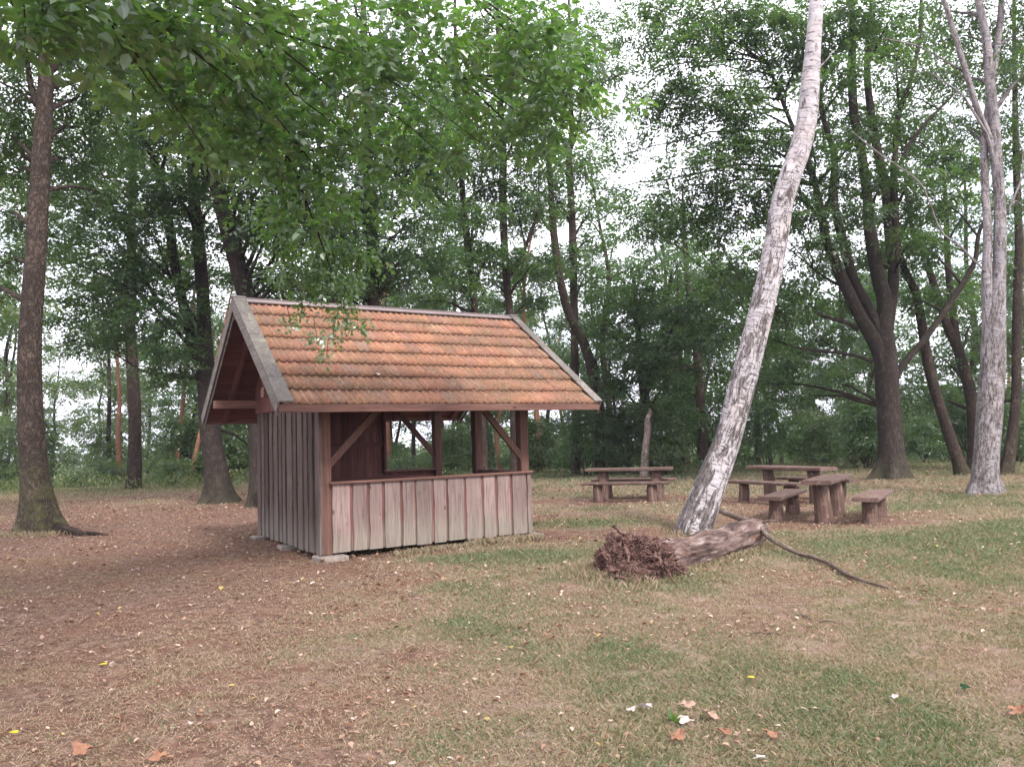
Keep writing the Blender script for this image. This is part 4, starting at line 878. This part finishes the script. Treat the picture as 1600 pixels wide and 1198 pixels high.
# ------------------------------------------------------------------ wood behind the clearing
def fill_tree(name, H, crown_lo, R0, leafsize, mat, bark, seed, nl=1.):
    """one woodland tree at the origin"""
    rs = np.random.default_rng(seed); root = empty(name, (0, 0, 0)); mb = MB(); r0 = H*.011
    bend = rs.normal(0, .35, (6, 2)); zz = np.linspace(0, H*.97, 6)
    P = [(bend[i, 0]*i/3, bend[i, 1]*i/3, z) for i, z in enumerate(zz)]; P[0] = (0, 0, 0)
    pts, rad = spline([(0, 0, -.5)]+P, [r0*1.35, r0*1.2, r0*.95, r0*.8, r0*.6, r0*.4, r0*.12], 4); mb.tube(pts, rad, 9, wob=.08)
    parts = []; nc = int(13*nl)
    for i in range(nc):
        t = (i+.5)/nc; z = H*(crown_lo + (1-crown_lo)*t); a = i*2.4+rs.normal(0, .5)
        rr = R0*(math.sin(math.pi*(.12+.86*t))**.7)*rs.uniform(.45, 1.0)
        j = np.abs(pts[:, 2]-z).argmin(); ax = pts[j]
        c = ax + np.array([math.cos(a)*rr, math.sin(a)*rr, rs.normal(0, .4)])
        parts.append(clump(c, R0*rs.uniform(.42, .62), .55, .8, leafsize, 14, .3, rs))
        k = np.abs(pts[:, 2]-(z-rr*.5)).argmin(); limb(mb, pts[k], c, r0*.3, .012, .06, 6, 5)
    mb.build('trunk', M[bark], root, True); link('crown', crown_mesh('crown', parts), M[mat], root)
    return root
FOREST = 'trees of the wood behind the clearing'
protos = [fill_tree('woodland_tree', 15, .28, 3.0, .19, 'leaf_dark', 'bark', 1), fill_tree('woodland_tree', 17, .40, 2.7, .19, 'leaf', 'bark', 2), fill_tree('woodland_tree', 13, .18, 3.2, .19, 'leaf', 'beech', 3),
          fill_tree('woodland_tree', 16, .22, 3.0, .2, 'leaf_pale', 'bark', 4), fill_tree('woodland_tree', 11, .15, 2.8, .18, 'leaf_dark', 'beech', 5)]
pine = fill_tree('woodland_pine', 17, .62, 2.1, .17, 'leaf_dark', 'pine', 6, .8)
PLAB = ['tall dark-leaved tree in the wood behind the clearing', 'high-crowned green tree in the wood behind the clearing', 'low-branched green tree in the wood behind the clearing', 'pale green tree in the light wood at the left', 'small dark tree in the wood behind the clearing']
def scatter(n, amin, amax, d0, d1, gap, choose, hs=(.8, 1.2), seed=0, avoid=()):
    rs = np.random.default_rng(seed); out = []
    for _ in range(n*60):
        if len(out) >= n: break
        a = rs.uniform(amin, amax); d = math.sqrt(rs.uniform(d0*d0, d1*d1)); x, y = a*d, d
        if any((x-u)**2+(y-v)**2 < gap*gap for u, v, *_ in out): continue
        if any(lo < a < hi and d < dm for lo, hi, dm in avoid): continue
        out.append((x, y, rs.uniform(*hs), rs.uniform(0, 6.28), choose(a, d, rs)))
    return out
used = {}
def plant(proto, i, x, y, s, rz, label, group):
    o = proto if i not in used else copy_tree(proto); used[i] = 1
    o.location = (x, y, gzf(x, y)); o.rotation_euler = (0, 0, rz); o.scale = (s, s, s); o.name = proto.name.split('.')[0]; tag(o, label, 'pine' if 'pine' in label else 'tree', group)
def kind(a, d, rs):
    if a < -.30: return [3, 3, 3, 1, 5, 2][int(rs.integers(6))]
    if a < .1: return [0, 1, 3, 5, 1, 5][int(rs.integers(6))]
    return [0, 1, 2, 4, 0, 5][int(rs.integers(6))]
for (x, y, s, rz, k) in scatter(22, -.70, -.16, 38, 66, 3.8, kind, (.62, .95), 3) + scatter(10, -1.25, -.72, 24, 50, 3.8, kind, (.7, 1.0), 31) + scatter(6, .74, 1.1, 24, 44, 3.8, kind, (.7, 1.0), 32) + scatter(26, -.16, .12, 37, 66, 3.2, kind, (.62, .95), 5, [(.05, .17, 50)]) + scatter(27, .12, .72, 33, 60, 3.1, kind, (.62, 1.05), 9):
    if k == 5: plant(pine, 5, x, y, s, rz, 'tall red-stemmed pine with a bare trunk in the wood behind', FOREST)
    else: plant(protos[k], k, x, y, s, rz, PLAB[k], FOREST)

# shrubs and young beeches at the edge of the wood --------------------------
def shrub(name, R0, H, leafsize, mat, seed, nc=9, flat=.5):
    rs = np.random.default_rng(seed); root = empty(name); mb = MB(); parts = []
    for i in range(nc):
        a = i*2.4+rs.normal(0, .4); t = (i+.5)/nc; rr = R0*rs.uniform(.25, .8)*(1-.5*t); z = H*(.14+.8*t)
        c = np.array([math.cos(a)*rr, math.sin(a)*rr, z]); parts.append(clump(c, R0*rs.uniform(.42, .62), flat, .9, leafsize, 14, .25, rs))
        limb(mb, (rs.normal(0, .1), rs.normal(0, .1), -.1), c, .028, .008, .03, 5, 5)
    mb.build('stem', M['bark'], root, True); link('foliage', crown_mesh('foliage', parts), M[mat], root); return root
SH = [shrub('shrub', 1.5, 2.6, .10, 'leaf', 11), shrub('shrub', 1.8, 3.6, .11, 'leaf', 12, 9), shrub('shrub', 1.3, 1.7, .09, 'leaf', 13, 7), shrub('shrub', 1.7, 3.0, .11, 'leaf_pale', 14, 10), shrub('shrub', 1.1, 1.2, .085, 'leaf_pale', 15, 6)]
SL_ = ['round bushy shrub at the edge of the wood', 'tall young beech shrub at the edge of the wood', 'low green shrub at the edge of the wood', 'pale green tall shrub in the light edge of the wood', 'low pale green shrub at the edge of the wood']
def skind(a, d, rs):
    if a < -.24: return [3, 3, 4, 4, 3][int(rs.integers(5))]
    if a < .06: return [2, 4, 3, 0, 1][int(rs.integers(5))]
    return [0, 1, 2, 3, 3][int(rs.integers(5))]
for (x, y, s, rz, k) in scatter(24, -.70, -.28, 34.5, 52, 2.3, skind, (.7, 1.25), 21) + scatter(8, -1.2, -.72, 26, 44, 2.6, skind, (.7, 1.25), 33) + scatter(26, -.28, .06, 34.5, 52, 2.2, skind, (.7, 1.2), 22) + scatter(30, .07, .72, 29.5, 46, 2.1, skind, (.65, 1.15), 23, [(.40, .50, 27), (.52, .72, 30)]):
    i = 10+k; o = SH[k] if i not in used else copy_tree(SH[k]); used[i] = 1
    o.location = (x, y, gzf(x, y)); o.rotation_euler = (0, 0, rz); o.scale = (s, s, s); tag(o, SL_[k], 'shrub', 'shrubs at the edge of the wood')

def far_wood():
    n = 900; rs = np.random.default_rng(77); a = rs.uniform(-.8, .8, n); d = np.sqrt(rs.uniform(68**2, 120**2, n)); x, y = a*d, d
    h = 3 + (3+3*sstep(-.1, .15, a))*vnoise(a*14, d*.05, 1, 5); zz = gz(x, y) + h*rs.uniform(.0, 1, n)**.8
    parts = [clump(np.array([x[i], y[i], zz[i]]), 2.6, .7, .55, .42, 10, .3, rs) for i in range(n)]
    tag(link('far_wood', crown_mesh('far_wood', parts), M['leaf_pale']), 'far pale woodland closing the view down the slope', 'wood', kind='stuff')
far_wood()

# weeds and tall grass along the edge ---------------------------------------
def weeds():
    n = 52000; a = rng.uniform(-.9, .9, n); d = rng.uniform(26.5, 38, n)
    edge = 31.0 - 2.5*sstep(.1, .3, a) + 1.5*(vnoise(a, a*0, 9, 61)-.5); keep = (d > edge) & (rng.uniform(0, 1, n) < .3+.7*sstep(.35, .6, fbm(a*30, d, .5, 62)))
    a, d = a[keep], d[keep]; x, y = a*d, d; N = len(x); h = rng.uniform(.15, .75, N)*(1-.45*sstep(-.3, .0, a)); th = rng.uniform(0, 6.28, N)
    p = np.stack([x, y, gz(x, y)+rng.uniform(0, .8, N)*h], 1); dr = unit(np.stack([np.cos(th), np.sin(th), rng.uniform(.2, 2.2, N)], 1)); nn = unit(rng.normal(0, 1, (N, 3)))
    q = leaf_quads(p, dr, nn, h*.28, h*.28*.26)
    m = leaf_mat('weed_leaf', [(0, (.06, .10, .03)), (.6, (.12, .17, .05)), (1, (.24, .22, .10))], .4)
    tag(link('undergrowth', quads_mesh('undergrowth', q, rng.uniform(0, 1, N)), m), 'pale green weeds and tall grass along the edge of the wood', 'undergrowth', kind='stuff')
weeds()

# ------------------------------------------------------------------ fallen log with torn root mass, dead branch
def fallen_log():
    a = np.array([1.50, 8.95, .17]); b = np.array([3.42, 11.35, .17]); root = empty('fallen_log', (1.13, 8.62, 0))
    tag(root, 'rotten fallen log with a torn dark root mass, lying before the leaning birch', 'log'); off = np.array([1.13, 8.62, 0])
    mb = MB(); n = 90; t = np.linspace(0, 1, n)
    p = a+(b-a)*t[:, None] + np.stack([0*t, 0*t, -.05*np.sin(t*3.1)], 1); r = .225 - .02*t + .012*np.sin(t*17)
    fl = lambda L, th: .10*np.array([mnoise.noise((math.cos(q)*2.2, math.sin(q)*2.2, L*1.2)) for q in th]) + .11*np.array([mnoise.noise((math.cos(q)*7, math.sin(q)*7, L*1.3+5)) for q in th]) + .07*np.array([mnoise.noise((math.cos(q)*16, math.sin(q)*16, L*5)) for q in th]) + (.10*max(0, (L-2.75)/.3)*np.array([mnoise.noise((math.cos(q)*5, math.sin(q)*5, 3)) for q in th]))
    mb.tube(p-off, r, 72, flute=fl)
    k = NT('rotten_birch_bark'); tc = k.attr('tc', 'Vector')
    n1 = k.noise(k.mapv(tc, (12, 12, 2.2)), 1, 5, .65, .6); n2 = k.noise(k.mapv(tc, (5, 5, 1.1)), 1, 4, .6, .8); n3 = k.noise(tc, 30, 4, .7)
    c = k.ramp(n1, [(.36, (.035, .024, .022)), (.47, (.105, .070, .060)), (.58, (.185, .130, .112)), (.70, (.38, .33, .31))])
    c = k.mix(k.maprange(n2, .58, .68, 0, .7), c, (.17, .075, .045)); c = k.mix(k.maprange(n3, .5, .7, 0, .5), c, (.09, .06, .05))
    m = k.principled(c, .92, k.bump(k.math('ADD', n1, k.math('MULTIPLY', n3, .4)), .9, .04), .15)
    mb.build('trunk', m, root, True)
    # root mass: lumpy core and hundreds of torn strands
    kk = NT('rotten_root'); v = kk.obj(); q1 = kk.noise(v, 14, 5, .7); q2 = kk.noise(v, 45, 4, .7)
    c = kk.ramp(kk.math('ADD', kk.math('MULTIPLY', q1, .6), kk.math('MULTIPLY', q2, .4)), [(.36, (.022, .014, .013)), (.47, (.10, .056, .048)), (.58, (.21, .125, .105)), (.72, (.42, .30, .255))])
    c = kk.mix(kk.maprange(kk.attr('rnd'), .86, .95, 0, .5), c, (.27, .13, .075))
    mr = kk.principled(c, .95, kk.bump(q2, .8, .02), .1)
    import bmesh
    LUMPS = [((-.24, .02, .20), (.15, .17, .17)), ((-.12, .12, .31), (.17, .14, .13)), ((.08, .13, .30), (.17, .15, .13)), ((.28, .06, .20), (.18, .17, .14)), ((.24, -.10, .07), (.17, .13, .09)), ((.02, -.22, .03), (.18, .12, .08)), ((-.18, -.15, .07), (.13, .12, .12)), ((.03, .10, .15), (.24, .12, .18)), ((.42, .02, .06), (.14, .11, .07)), ((-.05, -.30, -.02), (.10, .09, .06))]
    bm = bmesh.new()
    for j, (c, q) in enumerate(LUMPS):
        r = bmesh.ops.create_icosphere(bm, subdivisions=5, radius=1)
        for w in r['verts']:
            d = w.co.normalized(); e = d*1.0 + Vector((j*5.1, j*2.3, 0))
            f = 1 + .45*mnoise.noise(e*1.8) + .30*abs(mnoise.noise(e*4.5)) - .45*abs(mnoise.noise(e*8+Vector((7, 0, 0)))) + .22*mnoise.noise(e*19)
            w.co = Vector((c[0]+d.x*q[0]*f, c[1]+d.y*q[1]*f, c[2]+d.z*q[2]*f))
    me = bpy.data.meshes.new('root_mass'); bm.to_mesh(me); bm.free()
    o = link('root_mass', me, mr, root); o.location = (.14, .10, .05)
    mb = MB()
    for i in range(1100):
        u = unit(rng.normal(0, 1, 3)); u[2] = abs(u[2])*.9-.15; lc, lq = LUMPS[int(rng.integers(len(LUMPS)))]
        c0 = np.array([.14, .10, .05]) + np.array(lc) + u*np.array(lq)*rng.uniform(.8, 1.15)
        dr = unit(np.cross(u, rng.normal(0, 1, 3)) + u*rng.uniform(-.3, .25) - np.array([0, 0, .25])); L = rng.uniform(.03, .15)*rng.uniform(.4, 1); bend = rng.normal(0, .9, 3) + u*.2
        tt = np.linspace(0, 1, 5)[:, None]; pp = c0 + dr*tt*L + bend*tt**2*L*.6 - np.array([0, 0, .05])*tt
        mb.tube(pp, np.linspace(rng.uniform(.0015, .006), .001, 5), 5, rnd=rng.uniform(0, 1))
    for (s, e, r) in (((.0, -.25, .42), (.12, -.42, .06), .035), ((-.15, -.2, .2), (.02, -.42, -.02), .04), ((.05, .1, .5), (-.12, -.02, .62), .03), ((.35, -.1, .3), (.5, -.3, .05), .035), ((.45, -.05, .2), (.75, -.12, .03), .03), ((.3, .2, .4), (.6, .35, .40), .05)):
        k0 = len(mb.r); limb(mb, s, e, r*.7, r*.2, .1, 7, 9, jit=.5); mb.r[k0:] = [.2]*(len(mb.r)-k0)
    mb.build('root_strands', mr, root, True)
fallen_log()
def branch():
    pts = [(1127, 799, 12.15, 10), (1150, 807, 11.75, 11), (1180, 818, 11.3, 11), (1200, 838, 10.75, 10), (1222, 852, 10.3, 9), (1245, 863, 10.0, 9), (1270, 870, 9.7, 8.5), (1292, 878, 9.35, 8), (1312, 890, 8.9, 8), (1335, 902, 8.45, 7), (1360, 910, 8.2, 6), (1387, 918, 7.95, 4)]
    P = np.array([at(x, y, d) for x, y, d, w in pts]); Q = [w*.41*d/FPX for x, y, d, w in pts]
    for i in range(len(P)): P[i][2] = max(P[i][2], gzf(P[i][0], P[i][1])+Q[i]*.8)
    o0 = P[0].copy(); o0[2] = 0; root = empty('fallen_branch', o0); tag(root, 'long bare dead branch propped on the end of the fallen log', 'branch')
    p, q = spline(P-o0, Q, 4); mb = MB(); mb.tube(p, q, 10, wob=.22, wf=6)
    s = P[2]-o0; limb(mb, s, at(1212, 813, 11.1)-o0, .03, .012, .02, 7, 4)
    s = P[8]-o0; limb(mb, s, at(1330, 909, 8.7)-o0, .015, .006, .02, 6, 3)
    mb.build('stem', M['dead'], root, True)
branch()

# rooty swelling beside the old birch, stake behind the shelter
mb = MB(); g = ground_at(140, 822); limb(mb, (-9.15, 15.75, .12), (-8.35, 15.35, -.02), .11, .05, .02, 8, 6); limb(mb, (-8.5, 15.5, .0), (-7.7, 15.2, -.05), .05, .02, .05, 7, 6)
tag(mb.build('surface_root', M['bark'], None, True), 'low dark surface root running over the soil beside the old birch', 'root')
x, y = -6.52, 20.2; root = empty('wooden_post', (x, y, gzf(x, y))); tag(root, 'short dark wooden post peeping out behind the left wall of the shelter', 'post')
mb = MB(); mb.tube([(0, 0, -.3), (.01, 0, .3), (0, .01, .85)], [.085, .08, .078], 12, wob=.12); mb.build('shaft', M['bark'], root, True)
mb = MB(); mb.tube([(0, .01, .851), (.0, .01, .89), (0, .01, .91)], [.07, .075, .05], 12, wob=.1); mb.build('cap', M['snag'], root, True)

# single leaves and twigs that stand out on the ground -----------------------
def lobed(L, lobes=5, curl=.25, seed=0):
    """a dry lobed leaf, crumpled and curled up at the rim"""
    rs = np.random.default_rng(seed); n = 30; V = [(0, 0, .012)]; F = []; ph = rs.uniform(0, 6); cu = rs.uniform(.5, 1.3, 3)
    for ring in (.5, 1.):
        for i in range(n):
            a = 2*math.pi*i/n; r = L*.5*ring*(.80 + (.20*math.cos(a*lobes+ph) + .10*math.cos(a*2+ph*2) + .12*rs.normal()*(lobes > 1))*ring)
            x, y = math.cos(a)*r*1.2, math.sin(a)*r*.8
            z = curl*1.6*L*ring**2*(cu[0]*max(0, math.sin(a+ph)) + cu[1]*.6*max(0, math.sin(2*a+ph*1.7))) + .10*L*mnoise.noise((x/L*4, y/L*4, seed*3.1))*(1 if lobes > 1 else .2)
            V.append((x, y, max(z, -.004)+.012))
    F = [[0, 1+i, 1+(i+1) % n] for i in range(n)] + [[1+i, 1+n+i, 1+n+(i+1) % n, 1+(i+1) % n] for i in range(n)]
    return np.array(V), F
def flat_mat(name, c):
    k = NT(name); n = k.noise(k.obj(), 40, 4, .6); cc = k.mix(k.maprange(n, .35, .65), [x*.72 for x in c], c)
    d = k.n('BsdfDiffuse', {'Color': cc}); t = k.n('BsdfTranslucent', {'Color': cc}); m = k.n('MixShader', {0: .2, 1: d.outputs[0], 2: t.outputs[0]}); k.t.links.new(m.outputs[0], k.out.inputs[0]); return k.m
LM = {'yellow': flat_mat('yellow_leaf', (.62, .50, .06)), 'white': flat_mat('bleached_leaf', (.60, .51, .47)), 'rust': flat_mat('rusty_leaf', (.36, .19, .125)), 'tan': flat_mat('tan_leaf', (.42, .29, .22)), 'olive': flat_mat('dark_green_leaf', (.03, .07, .035))}
LEAVES = [(1175, 1064, .062, 'yellow', 'small round bright yellow leaf in the grass at lower right'), (1008, 1108, .13, 'white', 'larger of the two bleached leaves left of the green sprout'), (988, 1114, .09, 'white', 'smaller bleached leaf lying at the left side of the larger one'),
          (1072, 1108, .13, 'tan', 'pale tan leaf right of the green sprout'), (1072, 1131, .10, 'white', 'bleached leaf lying just below the green sprout'), (1110, 1121, .14, 'tan', 'long tan leaf in the strip right of the green sprout'),
          (1188, 1190, .07, 'white', 'bleached leaf at the lower edge, below the rusty leaves'), (1132, 1148, .12, 'rust', 'rusty curled leaf below the strip of tan leaves'), (1155, 1152, .08, 'tan', 'tan leaf touching the right of the rusty curled leaf'), (1207, 1156, .12, 'rust', 'rusty leaf lying alone right of the yellow leaf line'),
          (1510, 1084, .09, 'olive', 'dark green leaf lying in the grass near the right edge'), (1397, 1102, .06, 'white', 'bleached leaf left of the dark green leaf'), (1060, 1158, .12, 'rust', 'rusty leaf at bottom, lower left of the tan strip'),
          (130, 1185, .16, 'rust', 'large rusty lobed leaf at the bottom left corner'), (250, 1192, .12, 'rust', 'rusty lobed leaf at the bottom edge, right of the large one'), (23, 1150, .07, 'yellow', 'golden yellow leaf at the far left bottom'), (163, 1039, .07, 'yellow', 'thin yellow leaf in the brown soil at left'),
          (298, 1138, .06, 'white', 'round bleached leaf in the brown ground at lower left'), (1590, 1118, .16, 'rust', 'rusty leaf cut by the right edge')]
for i, (px, py, s, mt, lab) in enumerate(LEAVES):
    p = ground_at(px, py); V, F = lobed(s*.74, [5, 3, 5, 4][i % 4] if mt != 'yellow' else 1, .13 if mt != 'yellow' else .05, i); mb = MB(); mb.add(V, F)
    o = mb.build('fallen_leaf', LM[mt], None, True); o.location = (p[0], p[1], gzf(p[0], p[1])+.03); o.rotation_euler = (random.uniform(.05, .3), random.uniform(-.1, .1), random.uniform(-.5, .5)); tag(o, lab, 'leaf', 'single fallen leaves that stand out')
rf = slope_frame(0)(np.array([[.82, SL*.24, .01]]))[0]; V, F = lobed(.085, 1, .15, 77); mb = MB(); mb.add(V, F); o = mb.build('fallen_leaf', LM['white'], None, True)
o.location = (HX+rf[0]*math.cos(HYAW)-rf[1]*math.sin(HYAW), HY+rf[0]*math.sin(HYAW)+rf[1]*math.cos(HYAW), rf[2]); o.rotation_euler = (.6, .1, .5); tag(o, 'single bleached leaf lying on the lower tiles of the roof', 'leaf')
for (a, b, lab) in (((1245, 962), (1322, 976), 'thin grey twig lying above the yellow leaf, right one'), ((1160, 994), (1218, 990), 'thin tan twig lying in the grass, left of the grey twig')):
    p, q = ground_at(*a), ground_at(*b); p[2] = gzf(p[0], p[1])+.015; q[2] = gzf(q[0], q[1])+.02; mb = MB(); limb(mb, p, q, .008, .004, .03, 6, 6, jit=.3); tag(mb.build('twig', M['dead'], None, True), lab, 'twig', 'twigs lying in the grass')
def sprout():
    p = ground_at(1052, 1124); N = 22; th = rng.uniform(0, 6.28, N); d = unit(np.stack([np.cos(th), np.sin(th), rng.uniform(.5, 2, N)], 1)); L = rng.uniform(.05, .11, N)
    me = quads_mesh('sprout', leaf_quads(np.tile((0, 0, .0), (N, 1)) + rng.normal(0, .012, (N, 3))*np.array([1, 1, 0]), d, unit(rng.normal(0, 1, (N, 3))), L, L*.22), rng.uniform(.5, 1, N))
    o = link('grass_tuft', me, M['leaf_near']); o.location = (p[0], p[1], gzf(p[0], p[1])); tag(o, 'small bright green sprout between the bleached leaves', 'grass tuft')
sprout()

# ------------------------------------------------------------------ sky and sun
SUN_AZ, SUN_EL = R(150), R(44)      # azimuth clockwise from +Y: behind the viewer, to the right
w = bpy.data.worlds.new('World'); scene.world = w; w.use_nodes = True
nt = w.node_tree; nt.nodes.clear()
sky = nt.nodes.new('ShaderNodeTexSky'); sky.sky_type = 'NISHITA'; sky.sun_disc = False; sky.sun_elevation = SUN_EL; sky.sun_rotation = SUN_AZ
tc = nt.nodes.new('ShaderNodeTexCoord'); mp = nt.nodes.new('ShaderNodeMapping'); mp.inputs['Scale'].default_value = (1, 1, 2.2)
nz = nt.nodes.new('ShaderNodeTexNoise'); nz.inputs['Scale'].default_value = 2.6; nz.inputs['Detail'].default_value = 6
mr = nt.nodes.new('ShaderNodeMapRange'); mr.inputs[1].default_value = .24; mr.inputs[2].default_value = .44
mx = nt.nodes.new('ShaderNodeMixRGB'); mx.inputs[2].default_value = (9.9, 9.8, 11.0, 1)
bg = nt.nodes.new('ShaderNodeBackground'); bg.inputs['Strength'].default_value = .082; wo = nt.nodes.new('ShaderNodeOutputWorld')
for a, b in ((tc.outputs['Generated'], mp.inputs[0]), (mp.outputs[0], nz.inputs['Vector']), (nz.outputs[0], mr.inputs[0]), (mr.outputs[0], mx.inputs[0]), (sky.outputs[0], mx.inputs[1]), (mx.outputs[0], bg.inputs[0]), (bg.outputs[0], wo.inputs[0])): nt.links.new(a, b)
sl = bpy.data.lights.new('sun', 'SUN'); sl.energy = 1.5; sl.angle = R(10); sl.color = (1, .94, .88)
so = bpy.data.objects.new('sun', sl); col.objects.link(so)
dv = Vector((math.sin(SUN_AZ)*math.cos(SUN_EL), math.cos(SUN_AZ)*math.cos(SUN_EL), math.sin(SUN_EL))); so.rotation_euler = dv.to_track_quat('Z', 'Y').to_euler(); so.location = dv*60
scene.view_settings.view_transform = 'Standard'; scene.view_settings.look = 'None'; scene.view_settings.gamma = 1
scene.view_settings.exposure = 1.7
scene.cycles.max_bounces = 8; scene.cycles.transparent_max_bounces = 4

# thin summer air: far leaves pale a little
mb = MB(); mb.box(-2000, 2000, -2000, 2000, -11, 32, bev=.01)
hz = bpy.data.materials.new('summer_air'); hz.use_nodes = True; hz.node_tree.nodes.clear()
pv = hz.node_tree.nodes.new('ShaderNodeVolumePrincipled'); pv.inputs['Color'].default_value = (.88, .92, 1.0, 1); pv.inputs['Density'].default_value = .0006; pv.inputs['Anisotropy'].default_value = .2
mo = hz.node_tree.nodes.new('ShaderNodeOutputMaterial'); hz.node_tree.links.new(pv.outputs[0], mo.inputs['Volume'])
tag(mb.build('haze', hz), 'thin pale air that softens the far wood', 'haze', kind='stuff')
